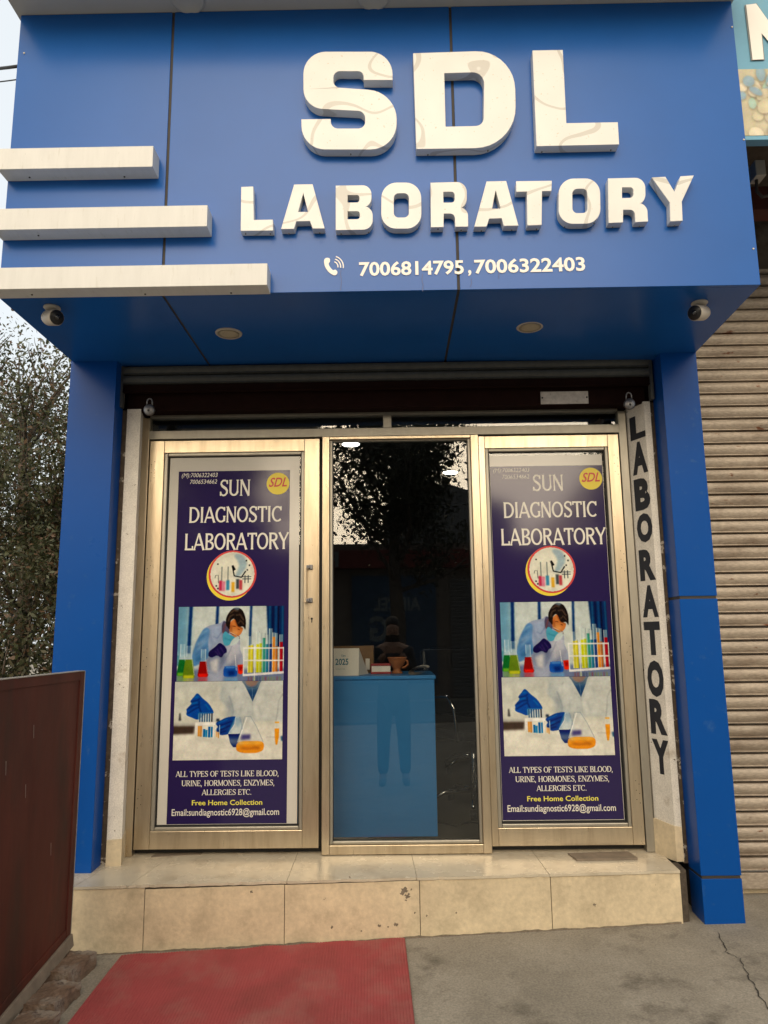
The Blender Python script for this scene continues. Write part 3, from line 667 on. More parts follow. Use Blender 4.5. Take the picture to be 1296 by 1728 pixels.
dr_ = door('aluminium door on the right beside the painted laboratory lettering', .4805, 1.238, .033, .058, True)
# black blocks standing in for the shade in the gaps behind the doors
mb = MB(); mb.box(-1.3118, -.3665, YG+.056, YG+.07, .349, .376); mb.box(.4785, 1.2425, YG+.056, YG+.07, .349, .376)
mb.box(-.3815, -.3665, YG+.04, YG+.07, .377, 2.48); mb.build('gap_shade', RUB, frame)
# pull handle, lock
p0 = atY(524, 957, YG); p1 = atY(521, 1013, YG)
mb = MB(); hx = p0.x-.024
for zc in (p0.z, p1.z): mb.box(p0.x-.010, p0.x+.011, YG-.010, YG+.003, zc-.012, zc+.012); mb.box(hx-.006, p0.x-.0105, YG-.030, YG-.022, zc-.008, zc+.008); mb.box(p0.x-.010, p0.x-.002, YG-.030, YG-.0105, zc-.008, zc+.008)
hd = mb.build('handle', LOCKM, dl_, bevel=.0015); mb = MB(); mb.box(hx-.008, hx+.006, YG-.034, YG-.0305, p1.z-.012, p0.z+.012); mb.build('grip_bar', ALU, hd, bevel=.0015)
pk = atY(526, 1044, YG); mb = MB(); mb.lathe([(.006, -.001), (.006, .002)], (pk.x, YG+.003, pk.z), 'Y', 12); mb.box(pk.x-.0025, pk.x+.0025, YG+.002, YG+.005, pk.z-.02, pk.z-.002); mb.build('keyhole', RUB, dl_)

# ---- painted letters on the reveal
lo0, lo1 = Vector((1.292, 3.905, 0)), Vector((1.345, 3.78, 0)); ur = (lo1-lo0); wr = ur.length; ur.normalize(); nr = Vector((-ur.y, ur.x, 0))
if nr.x > 0: nr = -nr
ch_y = [(700,741),(744,800),(805,861),(865,915),(925,980),(986,1042),(1047,1106),(1113,1176),(1178,1240),(1246,1307)]
chx = [(1066,1084),(1069,1090),(1071,1092),(1076,1096),(1081,1103),(1087,1109),(1090,1112),(1095,1117),(1100,1122),(1106,1128)]
pls = []
for (ya_, yb3), ch in zip(ch_y, 'LABORATORY'):
    d = _ray(1083+.1*(ya_-690)*.85, yb3)
    z0 = CAMZ + d.z/d.y*3.835; d = _ray(1083+.1*(ya_-690)*.85, ya_); z1 = CAMZ + d.z/d.y*3.835
    o0 = lo0 + ur*(wr*.15) + nr*.0012 + UZ*(z0+(z1-z0)*.08)
    pts, f = text_quad(ch, o0, ur, UZ, wr*.84, (z1-z0)*.82, .058)
    mb = MB(); mb.add(pts, f); pls.append(mb)
mbx = MB()
for m_ in pls: mbx.add(m_.v, m_.f)
mbx.build('painted_lettering', NAVYT, shop)

# ---- rolled-up shutter over the doors
rs = thing('roller_shutter', (0, 3.72, 2.735), 'grey steel roller shutter rolled up above the glass doors', 'roller shutter')
def slat_sheet(x0, x1, y, z0, z1, pitch, depth, n=8):
    mb = MB(); prof = []
    k = int((z1-z0)/pitch)+1
    for i in range(k):
        for j in range(n):
            t = j/n; zz = z0 + (i+t)*pitch
            if zz > z1: break
            if t < .10: yy = y + depth*1.2
            elif t < .16: yy = y - depth*.34
            elif t < .22: yy = y - depth*.10
            else: yy = y - depth*.62*math.sin(math.pi*((t-.20)/.80)*.88)**.8
            prof.append((yy, zz))
    v = []
    for yy, zz in prof: v += [(x0, yy, zz), (x1, yy, zz)]
    mb.add(v, [(2*i, 2*i+1, 2*i+3, 2*i+2) for i in range(len(prof)-1)])
    return mb
slat_sheet(-1.41, 1.372, 3.745, 2.742, 2.845, .052, .016).build('slat_curtain', SHUTG, rs)
mb = MB(); mb.box(-1.41, 1.372, 3.742, 3.768, 2.700, 2.741); mb.box(-1.41, 1.372, 3.735, 3.741, 2.700, 2.704); mb.build('bottom_bar', BEAM, rs, bevel=.002)
for a_, b_ in ((-1.43, -1.4105), (1.3725, 1.39)): mb = MB(); mb.box(a_, b_, 3.74, 3.775, 2.62, 2.845); mb.build('guide_rail', SHUTG, rs)
for px, py, lab in ((252, 692, 'small padlock hanging above the door with the handle'), (1062, 682, 'small padlock hanging above the painted lettering')):
    p = atY(px, py, 3.73); t = thing('padlock', (p.x, 3.73, p.z-.03), lab, 'padlock', 'padlocks under the shutter')
    mb = MB(); mb.lathe([(.002, -.013), (.024, -.013), (.029, -.009), (.029, .009), (.024, .013), (.002, .013)], (p.x, 3.73, p.z), 'Y', 24); mb.build('lock_body', LOCKM, t, smooth=True)
    mb = MB(); mb.tube([(p.x-.014, 3.73, p.z+.02)] + [(p.x-.014*math.cos(R_(a)), 3.73, p.z+.045+.018*math.sin(R_(a))) for a in range(0, 181, 30)] + [(p.x+.014, 3.73, p.z+.02)], .0038, 8); mb.build('shackle', LOCKM, t, smooth=True)
    mb = MB(); mb.lathe([(.006, -.0145), (.006, -.0128)], (p.x, 3.73, p.z-.006), 'Y', 10); mb.build('keyhole', RUB, t)
pl0, pl1 = atY(913, 682, 3.786), atY(992, 660, 3.786)
npt = thing('name_plate', ((pl0.x+pl1.x)/2, 3.788, pl0.z), 'worn white metal plate on the dark lintel over the door', 'plate')
mb = MB(); mb.box(pl0.x, pl1.x, 3.785, 3.7895, pl0.z, pl1.z); mb.build('plate', PLATE, npt)
for xx in (pl0.x+.008, pl1.x-.008): mb = MB(); mb.lathe([(.005, -.002), (.005, .001)], (xx, 3.785, (pl0.z+pl1.z)/2), 'Y', 8); mb.build('rivet', RUB, npt)

# ================================================================== POSTERS
class Canvas:
    def __init__(s, w, h, nx, ny, bg): s.w, s.h, s.nx, s.ny = w, h, nx, ny; s.a = np.zeros((ny, nx, 3)); s.a[:] = bg; s.X, s.Y = np.meshgrid((np.arange(nx)+.5)*w/nx, (np.arange(ny)+.5)*h/ny)
    def mask(s, pts):
        X, Y = s.X, s.Y; m = np.zeros(X.shape)
        for ox, oy in ((-.25, -.25), (.25, -.25), (-.25, .25), (.25, .25)):
            xx, yy = X+ox*s.w/s.nx, Y+oy*s.h/s.ny; c = np.zeros(X.shape, bool); n = len(pts)
            for i in range(n):
                x1, y1 = pts[i]; x2, y2 = pts[(i+1) % n]
                if y1 == y2: continue
                cond = ((y1 > yy) != (y2 > yy)) & (xx < (x2-x1)*(yy-y1)/(y2-y1)+x1); c ^= cond
            m += c*.25
        return m
    def blur(s, m, k):
        for _ in range(2):
            for ax in (0, 1):
                p = np.pad(m, [(k, k) if i == ax else (0, 0) for i in range(2)], mode='edge'); acc = 0
                for j in range(2*k+1): acc = acc + np.take(p, range(j, j+m.shape[ax]), axis=ax)
                m = acc/(2*k+1)
        return m
    def poly(s, pts, c, al=1., soft=0):
        m = s.mask(pts)
        if soft: m = s.blur(m, soft)
        m = (m*al)[..., None]; s.a = s.a*(1-m) + np.array(c)*m
    def curve(s, pts, c, al=1., soft=0): s.poly(smooth_closed(pts), c, al, soft)
    def line(s, pts, w_, c, al=1., soft=0):
        for q in strip(pts, w_): s.poly(list(q), c, al, soft)
    def rect(s, x0, y0, x1, y1, c, al=1., soft=0): s.poly([(x0, y0), (x1, y0), (x1, y1), (x0, y1)], c, al, soft)
def smooth_closed(p, n=5):
    out_ = []; N = len(p)
    for i in range(N):
        p0, p1, p2, p3 = (np.array(p[(i+k) % N], float) for k in (-1, 0, 1, 2))
        for k in range(n):
            t = k/n; out_.append(tuple(.5*((2*p1)+(-p0+p2)*t+(2*p0-5*p1+4*p2-p3)*t*t+(-p0+3*p1-3*p2+p3)*t**3)))
    return out_
def photo1():
    c = Canvas(1050, 715, 236, 160, (196, 206, 204)); O = lambda L: [(x-130, y-72) for x, y in L]
    c.rect(0, 0, 110, 480, (96, 150, 182), .8, 8); c.rect(120, 340, 400, 560, (170, 186, 194), .6, 8); c.rect(600, 0, 720, 500, (205, 212, 206), .6, 8)
    for x0, x1 in ((232, 266), (500, 528), (836, 860)): c.poly(O([(x0+4, 60), (x1+4, 60), (x1-8, 520), (x0-8, 520)]), (18, 58, 112), .95, 1)
    c.poly(O([(1002, 60), (1190, 60), (1190, 470), (1025, 470)]), (22, 60, 104), 1, 1)
    for x, cc in ((1030, (60, 118, 160)), (1062, (10, 32, 66)), (1092, (44, 92, 138)), (1118, (8, 24, 52)), (1158, (58, 110, 150))): c.rect(x-130, 0, x-130+14, 390, cc, .8, 1)
    c.rect(0, 600, 1050, 715, (116, 128, 158), 1, 3); c.poly(O([(440, 700), (600, 690), (590, 790), (420, 790)]), (186, 192, 206), .7, 4)
    # coat
    c.curve(O([(300, 470), (335, 370), (390, 285), (450, 252), (540, 235), (590, 208), (640, 300), (700, 380), (745, 400), (748, 480), (776, 560), (782, 640), (700, 700), (560, 715), (450, 700), (400, 640)]), (160, 170, 192))
    c.poly(O([(430, 560), (600, 470), (620, 600), (520, 700), (430, 680)]), (104, 114, 142), .7, 5); c.poly(O([(640, 560), (720, 560), (700, 680), (600, 690)]), (120, 128, 150), .7, 4); c.line(O([(560, 300), (600, 420), (585, 470)]), 12, (86, 98, 130), .7, 2); c.line(O([(450, 300), (470, 440), (440, 540)]), 9, (70, 96, 140), .6, 2)
    c.curve(O([(285, 500), (335, 368), (392, 282), (446, 300), (432, 420), (440, 545), (390, 600), (300, 645), (272, 600)]), (92, 138, 184), .95, 1)
    c.poly(O([(320, 440), (430, 350), (432, 400), (330, 500)]), (146, 176, 208), .6, 3); c.poly(O([(300, 560), (420, 500), (425, 540), (310, 620)]), (60, 108, 150), .6, 3)
    c.poly(O([(440, 270), (560, 250), (570, 420), (450, 470)]), (150, 168, 196), .7, 3); c.line(O([(480, 360), (520, 380), (575, 300)]), 7, (90, 110, 150), .7, 1)
    c.poly(O([(620, 440), (740, 400), (745, 560), (620, 640)]), (196, 198, 206), .8, 4); c.line(O([(690, 400), (640, 520), (540, 700)]), 8, (120, 128, 150), .6, 1)
    c.poly(O([(450, 600), (545, 560), (530, 715), (470, 690)]), (206, 206, 204), .8, 3); c.poly(O([(700, 540), (760, 520), (775, 640), (715, 620)]), (150, 154, 170), .7, 3)
    for L in ([(330, 400), (400, 330)], [(310, 470), (420, 380)], [(300, 540), (410, 460)], [(320, 590), (400, 560)]): c.line(O(L), 9, (50, 84, 132), .5, 2)
    for L in ([(360, 340), (420, 300)], [(330, 440), (400, 400)], [(480, 280), (540, 262)], [(470, 330), (500, 420)]): c.line(O(L), 7, (206, 216, 230), .6, 2)
    # neck, face, hair, mask
    c.curve(O([(562, 262), (580, 215), (620, 240), (640, 320), (600, 350), (568, 320)]), (96, 92, 116)); c.line(O([(600, 240), (572, 330)]), 9, (140, 70, 60), .8, 1)
    c.curve(O([(636, 240), (690, 196), (722, 262), (772, 285), (748, 345), (690, 368), (640, 310)]), (204, 134, 78)); c.poly(O([(650, 280), (700, 300), (740, 330), (690, 360), (645, 310)]), (226, 170, 112), .7, 2)
    c.curve(O([(604, 250), (606, 178), (648, 112), (700, 84), (762, 110), (798, 196), (796, 296), (772, 268), (724, 268), (688, 196), (650, 214), (640, 292), (616, 268)]), (50, 42, 40))
    for L in ([(640, 140), (680, 110), (720, 120)], [(700, 160), (740, 150), (780, 210)], [(720, 240), (750, 210), (780, 250)], [(625, 220), (640, 170), (680, 150)]): c.line(O(L), 9, (140, 118, 96), .75, 1)
    c.poly(O([(670, 95), (700, 80), (740, 92), (720, 110)]), (150, 176, 196), .6, 1)
    c.curve(O([(574, 352), (600, 314), (640, 345), (692, 372), (668, 420), (622, 452), (584, 432)]), (92, 168, 192)); c.line(O([(590, 380), (660, 402)]), 7, (56, 120, 150), .7, 1)
    c.curve(O([(690, 378), (738, 384), (716, 428), (660, 452), (650, 430)]), (196, 210, 210)); c.line(O([(640, 330), (740, 366), (738, 386)]), 6, (70, 50, 60), .8)
    c.line(O([(690, 205), (716, 262), (765, 288)]), 8, (120, 62, 36), .8, 1); c.line(O([(668, 262), (700, 268)]), 6, (70, 36, 24), .9); c.line(O([(720, 290), (742, 300)]), 6, (70, 36, 24), .9); c.poly(O([(640, 250), (662, 240), (668, 320), (645, 312)]), (140, 80, 46), .7, 2); c.line(O([(650, 322), (700, 350), (740, 372)]), 5, (240, 240, 236), .7)
    # gloved hand
    c.curve(O([(438, 545), (446, 505), (500, 462), (542, 425), (576, 440), (612, 480), (616, 514), (590, 530), (566, 562), (520, 545), (470, 562)]), (46, 38, 88))
    for L in ([(520, 480), (560, 545)], [(548, 460), (590, 520)], [(500, 500), (540, 545)]): c.line(O(L), 6, (112, 92, 150), .7, 1)
    # glassware
    def flask(x0, x1, yt, yl, yb, nk, col, low):
        m_ = (x0+x1)/2
        c.poly(O([(m_-nk, yt), (m_+nk, yt), (m_+nk, yl-30), (x1, yb-14), (x1-10, yb), (x0+10, yb), (x0, yb-14), (m_-nk, yl-30)]), (170, 196, 208), .42)
        f_ = .35; c.poly(O([(m_-nk-(m_-nk-x0)*f_, yl), (m_+nk+(x1-m_-nk)*f_, yl), (x1, yb-14), (x1-10, yb), (x0+10, yb), (x0, yb-14)]), col, .95); c.poly(O([(x0+8, yb-30), (x1-8, yb-30), (x1-12, yb), (x0+12, yb)]), low, .85, 1)
        c.line(O([(m_-nk, yt), (m_-nk, yl-30)]), 5, (232, 240, 242), .8); c.line(O([(m_+nk, yt), (m_+nk, yl-30), (x1-6, yb-30)]), 5, (225, 234, 236), .7)
        c.rect(x0+8-130, yb-72, x1-8-130, yb+50-72, low, .45, 2)
    c.poly(O([(110, 540), (150, 540), (150, 640), (110, 640)]), (60, 130, 150), .7, 1)
    flask(128, 236, 432, 580, 735, 20, (30, 112, 52), (130, 190, 60)); flask(188, 308, 448, 580, 758, 24, (108, 134, 40), (206, 206, 60)); flask(334, 440, 482, 600, 746, 22, (148, 24, 20), (228, 50, 40))
    c.curve(O([(600, 655), (606, 648), (712, 648), (726, 690), (722, 738), (690, 748), (620, 748), (592, 735), (588, 690)]), (44, 96, 176)); c.poly(O([(606, 650), (706, 650), (700, 664), (612, 664)]), (120, 170, 220), .8, 1); c.poly(O([(630, 690), (700, 690), (700, 735), (640, 740)]), (22, 52, 120), .8, 2)
    c.line(O([(700, 540), (716, 690)]), 6, (236, 240, 240), .8); c.rect(470, 676, 600, 715, (110, 168, 212), .6, 2)
    c.poly(O([(725, 635), (790, 632), (784, 715), (760, 726), (734, 718)]), (222, 62, 34)); c.poly(O([(740, 650), (776, 650), (772, 690), (744, 690)]), (150, 20, 16), .8, 1)
    # tube rack
    for x, yt, yl, cc, wd in ((842, 362, 452, (196, 190, 60), 34), (866, 440, 450, (212, 204, 40), 26), (922, 316, 440, (196, 200, 30), 36), (950, 330, 432, (178, 192, 50), 30), (984, 338, 380, (60, 150, 130), 30), (1014, 350, 440, (40, 120, 150), 28), (1050, 290, 440, (44, 72, 130), 36), (1080, 330, 372, (222, 142, 40), 30), (1106, 336, 460, (176, 108, 50), 26), (1154, 350, 420, (168, 20, 40), 36)):
        x -= 130
        c.rect(x-wd/2, yt-72, x+wd/2, yl-72, (190, 206, 206), .5); c.rect(x-wd/2, yl-72, x+wd/2, 640, cc, .92); c.rect(x-wd/2, yt-72, x-wd/2+5, 640, (236, 240, 232), .7); c.rect(x+wd/2-5, yt-72, x+wd/2, 640, (60, 70, 80), .35)
    for y in (470, 588): c.poly(O([(780, y), (1180, y+2), (1180, y+16), (780, y+14)]), (226, 226, 222), .92)
    c.poly(O([(780, 724), (1180, 700), (1180, 722), (780, 745)]), (214, 214, 216)); c.rect(650, 396, 660, 660, (226, 228, 226), .9); c.rect(758, 392, 768, 715, (226, 228, 226), .9)
    for i in range(12): c.rect(700+i*28, 676, 712+i*28, 715, random.choice([(60, 70, 90), (140, 150, 60), (150, 60, 50), (40, 100, 120)]), .6, 1)
    return c.a
def photo2():
    c = Canvas(1075, 755, 236, 166, (208, 209, 198)); O = lambda L: [(x-88-max(0, (430-y))*.045, y-52) for x, y in L]
    c.rect(0, 430, 1075, 760, (222, 221, 210), 1, 4); c.rect(0, 0, 330, 330, (202, 206, 198), .8, 10)
    c.curve(O([(560, 120), (620, 50), (1190, 40), (1190, 420), (1100, 435), (900, 440), (700, 450), (640, 330), (540, 220)]), (186, 193, 192), 1, 2)
    c.poly(O([(640, 60), (760, 60), (860, 250), (800, 420), (690, 360), (640, 200)]), (200, 205, 202), .8, 4); c.poly(O([(960, 60), (1180, 60), (1170, 250), (1110, 420), (880, 420), (880, 250)]), (204, 207, 202), .8, 4)
    c.line(O([(640, 190), (665, 270), (680, 350), (660, 400)]), 7, (120, 132, 140), .7, 1); c.line(O([(1175, 180), (1130, 250), (1112, 380), (1098, 440)]), 6, (120, 128, 130), .7, 1); c.line(O([(870, 250), (872, 420)]), 5, (160, 166, 166), .7, 1); c.line(O([(690, 130), (720, 100)]), 9, (140, 146, 150), .8, 1)
    c.poly(O([(775, 50), (965, 46), (925, 140), (872, 252), (830, 160)]), (52, 84, 122)); c.poly(O([(800, 50), (945, 46), (910, 92), (866, 108), (820, 90)]), (112, 66, 50), 1, 1); c.line(O([(775, 55), (830, 115), (866, 112)]), 12, (36, 60, 92), .9); c.line(O([(962, 50), (905, 112), (872, 116)]), 12, (36, 60, 92), .9); c.line(O([(872, 120), (872, 240)]), 5, (110, 140, 170), .8)
    c.poly(O([(88, 478), (300, 478), (288, 556), (88, 562)]), (84, 72, 64), 1, 2); c.rect(0, 405, 215, 424, (170, 172, 168), .8, 2)
    c.poly(O([(142, 360), (154, 356), (160, 430), (136, 430)]), (60, 60, 62), .9, 1)
    for L in ([(600, 80), (560, 180), (590, 260)], [(760, 90), (800, 200), (868, 262)], [(960, 80), (920, 190), (878, 262)], [(1000, 140), (1010, 300)], [(760, 280), (740, 380)], [(930, 300), (960, 400)]): c.line(O(L), 8, (138, 148, 156), .55, 2)
    c.poly(O([(640, 200), (690, 330), (680, 440), (600, 420), (600, 300)]), (150, 160, 168), .6, 5); c.rect(0, 0, 1075, 70, (190, 196, 194), .5, 6); c.poly(O([(420, 60), (560, 60), (540, 200), (440, 260)]), (196, 200, 194), .7, 4)
    # upper glove
    c.curve(O([(318, 168), (345, 180), (372, 212), (430, 262), (470, 320), (478, 362), (400, 372), (330, 420), (270, 402), (214, 376), (216, 340), (216, 318), (262, 268), (256, 240), (290, 200)]), (0, 88, 166))
    for L in ([(256, 246), (320, 236), (350, 220)], [(220, 322), (290, 282), (338, 276)], [(226, 360), (300, 318), (336, 300)], [(342, 240), (340, 300), (360, 350)]): c.line(O(L), 11, (4, 46, 100), .85, 1)
    for L in ([(300, 205), (340, 196)], [(262, 268), (320, 256)], [(400, 270), (450, 330)]): c.line(O(L), 9, (70, 150, 206), .6, 1)
    # tubes in the rack
    c.rect(242, 308, 400, 392, (196, 206, 210), .7, 1)
    for i, x in enumerate(range(338, 480, 24)): c.rect(x-88, 310, x-88+12, 392, (38, 80, 120) if i != 5 else (30, 30, 40), .85)
    for x, w_, y0, y1, cc in ((328, 20, 482, 582, (222, 156, 66)), (350, 18, 482, 586, (206, 140, 60)), (380, 22, 512, 588, (0, 112, 176)), (404, 18, 520, 590, (0, 130, 190)), (430, 22, 488, 594, (0, 96, 160)), (456, 20, 490, 590, (10, 126, 186)), (502, 18, 530, 590, (222, 160, 76)), (526, 16, 545, 600, (210, 150, 66))): c.rect(x-88, y0-52, x-88+w_, y1-52, cc, .92)
    c.rect(212, 396, 410, 424, (232, 232, 226)); c.rect(212, 424, 226, 520, (230, 230, 226)); c.line(O([(300, 600), (600, 625), (760, 640)]), 12, (180, 182, 176), .6, 3)
    # lower glove
    c.curve(O([(512, 448), (560, 425), (610, 404), (690, 394), (704, 424), (672, 500), (640, 556), (580, 572), (544, 566), (540, 545), (508, 534), (506, 515), (528, 490), (508, 474)]), (0, 78, 150))
    for L in ([(520, 488), (600, 462), (660, 440)], [(520, 536), (600, 500), (650, 480)], [(548, 550), (610, 530)]): c.line(O(L), 9, (0, 38, 92), .9, 1)
    for L in ([(530, 455), (620, 420)], [(530, 512), (600, 486)]): c.line(O(L), 8, (60, 146, 206), .6, 1)
    c.rect(420, 362, 452, 388, (40, 50, 70), .9, 1)
    # flasks
    c.curve(O([(700, 400), (740, 400), (760, 470), (790, 560), (770, 670), (700, 692), (660, 670), (628, 570), (660, 480)]), (176, 196, 206), .55, 1); c.poly(O([(628, 562), (746, 560), (736, 620), (716, 690), (680, 688), (650, 650)]), (14, 44, 112)); c.line(O([(702, 400), (690, 470), (632, 560)]), 7, (236, 240, 238), .9); c.rect(612, 355, 660, 440, (120, 160, 196), .35, 3)
    c.poly(O([(790, 400), (850, 400), (900, 480), (975, 640), (975, 720), (920, 742), (760, 740), (712, 710), (730, 620)]), (202, 206, 202), .6, 1); c.poly(O([(760, 570), (850, 566), (848, 612), (750, 622)]), (70, 62, 126), .85, 2); c.line(O([(812, 400), (770, 520), (722, 640)]), 8, (240, 242, 238), .9)
    c.curve(O([(730, 642), (850, 632), (968, 642), (976, 712), (920, 742), (840, 746), (760, 740), (712, 712)]), (226, 152, 40)); c.poly(O([(730, 640), (968, 640), (950, 660), (750, 660)]), (244, 206, 120), .7, 2); c.line(O([(760, 696), (830, 704), (900, 692), (940, 700)]), 16, (158, 92, 20), .8, 2)
    c.poly(O([(1086, 514), (1132, 514), (1128, 600), (1114, 668), (1096, 668), (1088, 600)]), (230, 160, 44)); c.rect(1000, 395, 1042, 412, (230, 176, 70), .9); c.rect(1000, 412, 1004, 462, (232, 232, 226)); c.line(O([(1004, 596), (1086, 596)]), 10, (180, 178, 174), .8, 1); c.poly(O([(1146, 590), (1175, 580), (1175, 640), (1150, 630)]), (40, 90, 130), .9, 1)
    c.line(O([(850, 400), (905, 490), (975, 640)]), 5, (130, 146, 158), .8); c.line(O([(790, 400), (745, 560), (725, 640)]), 5, (130, 146, 158), .8); c.line(O([(740, 400), (760, 470), (768, 520)]), 5, (120, 146, 170), .7); c.line(O([(784, 398), (856, 398)]), 5, (140, 152, 160), .8)
    for x in (318, 480, 505, 540): c.rect(x-88, 420, x-82, 545, (236, 238, 234), .8)
    c.poly(O([(350, 600), (760, 610), (760, 660), (350, 640)]), (196, 196, 188), .6, 5)
    return c.a
def logo():
    c = Canvas(170, 170, 110, 110, (222, 222, 208)); 
    c.curve([(90, 10), (125, 14), (140, 50), (120, 86), (96, 96), (110, 50)], (150, 176, 190), .8, 2); c.line([(84, 55), (92, 92), (120, 98), (136, 74)], 5, (30, 36, 44)); c.line([(84, 52), (94, 70)], 8, (20, 24, 30))
    for x, y0, cc in ((40, 110, (190, 40, 80)), (52, 112, (210, 120, 150)), (68, 108, (50, 130, 170)), (88, 116, (210, 160, 40)), (106, 104, (60, 70, 80)), (118, 108, (180, 60, 70))): c.rect(x-6, y0, x+6, y0+38, cc, .85, 1)
    for x in (44, 68): c.line([(x, 56), (x, 110)], 4, (120, 130, 130), .8)
    for y in (96, 104): c.line([(124, y), (158, y)], 3, (50, 60, 70), .8)
    c.line([(134, 90), (134, 120)], 3, (60, 70, 80)); c.line([(146, 90), (146, 120)], 3, (60, 70, 80))
    for x, y in ((28, 46), (138, 34), (150, 52), (142, 70), (24, 130), (30, 140)): c.rect(x-3, y-3, x+3, y+3, (40, 44, 50), .9)
    c.line([(18, 100), (20, 90), (30, 88), (32, 120)], 2.5, (90, 96, 96))
    return c.a
def raster_mesh(name, a, x0, x1, z0, z1, y, parent, disc=False):
    ny, nx_, _ = a.shape
    a = np.clip((a/255-.5)*1.22+.46+np.random.default_rng(5).normal(0, .018, a.shape), 0.01, 1)*255
    rg = np.random.default_rng(9); tone = 1
    for st, am in ((5, .10), (12, .12), (30, .10)):
        gn = rg.uniform(-1, 1, (ny//st+3, nx_//st+3)); yy, xx = np.meshgrid(np.arange(ny)/st, np.arange(nx_)/st, indexing='ij'); y0, x0_ = yy.astype(int), xx.astype(int); fy, fx = yy-y0, xx-x0_
        tone = tone + .4*am*((gn[y0, x0_]*(1-fx)+gn[y0, x0_+1]*fx)*(1-fy)+(gn[y0+1, x0_]*(1-fx)+gn[y0+1, x0_+1]*fx)*fy)
    a = np.clip(a*tone[..., None], 2, 255)
    k_ = np.pad(a, ((1, 1), (1, 1), (0, 0)), mode='edge'); a = .55*a + .1125*(k_[:-2, 1:-1]+k_[2:, 1:-1]+k_[1:-1, :-2]+k_[1:-1, 2:])
    lin = np.where(a/255 <= .04045, a/255/12.92, ((a/255+.055)/1.055)**2.4)*.80
    xs_ = np.linspace(x0, x1, nx_+1); zs_ = np.linspace(z1, z0, ny+1)
    XX, ZZ = np.meshgrid(xs_, zs_); vv = np.stack([XX.ravel(), np.full(XX.size, y), ZZ.ravel()], 1)
    j, i = np.meshgrid(np.arange(ny), np.arange(nx_), indexing='ij'); b = (j*(nx_+1)+i).ravel()
    ff = np.stack([b, b+nx_+1, b+nx_+2, b+1], 1); cc = lin.reshape(-1, 3)
    if disc:
        ux = (i.ravel()+.5)/nx_*2-1; uz = (j.ravel()+.5)/ny*2-1; k = ux*ux+uz*uz < .985; ff = ff[k]; cc = cc[k]
    me = bpy.data.meshes.new(name); me.from_pydata(vv.tolist(), [], ff.tolist())
    at = me.color_attributes.new('Col', 'FLOAT_COLOR', 'CORNER')
    c4 = np.ones((len(ff)*4, 4)); c4[:, :3] = np.repeat(cc, 4, 0); at.data.foreach_set('color', c4.ravel())
    me.materials.append(PHOTO); o = bpy.data.objects.new(name, me); COL.objects.link(o)
    o.parent = parent; o.matrix_parent_inverse = Matrix.Translation(-Vector(parent.location)); return o
YP = YG+.0268      # backing sheet face, just in front of the glass
def sheet(name, x0, x1, z0, z1, y, m, parent):
    mb = MB(); mb.box(x0, x1, y, y+.0006, z0, z1); return mb.build(name, m, parent)
def disc(name, cx, cz, rx, rz, y, m, parent):
    mb = MB(); n = 48; mb.add([(cx+rx*math.cos(6.2832*k/n), y, cz+rz*math.sin(6.2832*k/n)) for k in range(n)], [tuple(range(n))]); return mb.build(name, m, parent)
PW, PH = .606, 1.818
po = thing('poster', (-1.151, YP, .491), 'navy laboratory poster with a wide white border on the door with the handle', 'poster', 'posters on the doors')
bx0, bz0 = -1.151, .491
lback = sheet('backing_sheet', -1.200, -.493, .487, 2.385, YP, VINYL, po)
sheet('print', bx0, bx0+PW, bz0, bz0+PH, YP-.0012, NAVY, po)
# poster coordinates: u,v in pixels of the photographed left poster
def P(px, py): 
    p = atY(px, py, YG); 
    return Vector((p.x*(1), YP-.0022, p.z-.002))
u_ = (0, 0)
p0 = P(0, 0)
def X_(px, py): return atY(px, py, YG).x + (.0)
def span(body, xa, xb, yb, yt, m, kind, name, **kw):
    a = P(xa, yb); b = P(xb, yb); cap = abs(P(xa, yt).z - a.z); z = (a.z+b.z)/2
    a.z = b.z = z
    if kind == 'serif': V_, F_ = serif_text(body, a, UX, UZ, NF, b.x-a.x, cap, **kw)
    else: V_, F_ = text_quad(body, a, UX, UZ, b.x-a.x, cap, **kw)
    mb = MB(); mb.add(V_, F_); return mb.build(name, m, po)
kx = 4.05
def ca(x, y): return (x/kx+240, y/kx+720)
def cb(x, y): return (x/3.928+240, y/3.928+1000)
cop = dict(T=.155, t=.105, S=.022, sh=.05, gap=.04)
for body, xa, xb, yb, yt in (('SUN', 521, 733, 464, 354), ('DIAGNOSTIC', 310, 950, 646, 538), ('LABORATORY', 280, 994, 834, 720)):
    span(body, *(ca(xa, 0)[0], ca(xb, 0)[0]), ca(0, yb)[1], ca(0, yt)[1], TXTW, 'serif', 'heading', **cop)
span('(M):7006322403', ca(262, 0)[0], ca(508, 0)[0], ca(0, 336)[1], ca(0, 308)[1], TXTW, 'sans', 'phone_text', bold=.0, shear=.2)
span('7006534662', ca(318, 0)[0], ca(504, 0)[0], ca(0, 381)[1], ca(0, 353)[1], TXTW, 'sans', 'phone_text', bold=.0, shear=.2)
tim = dict(T=.16, t=.075, S=.045, sh=.055, gap=.035)
for body, xa, xb, yb, yt in (('ALL TYPES OF TESTS LIKE BLOOD,', 214, 900, 1222, 1184), ('URINE, HORMONES, ENZYMES,', 252, 872, 1284, 1246), ('ALLERGIES ETC.', 388, 718, 1345, 1308)):
    span(body, cb(xa, 0)[0], cb(xb, 0)[0], cb(0, yb)[1], cb(0, yt)[1], TXTW, 'serif', 'test_list', **tim)
span('Free Home Collection', cb(320, 0)[0], cb(790, 0)[0], cb(0, 1412)[1], cb(0, 1379)[1], TXTY, 'sans', 'offer_text', bold=.014)
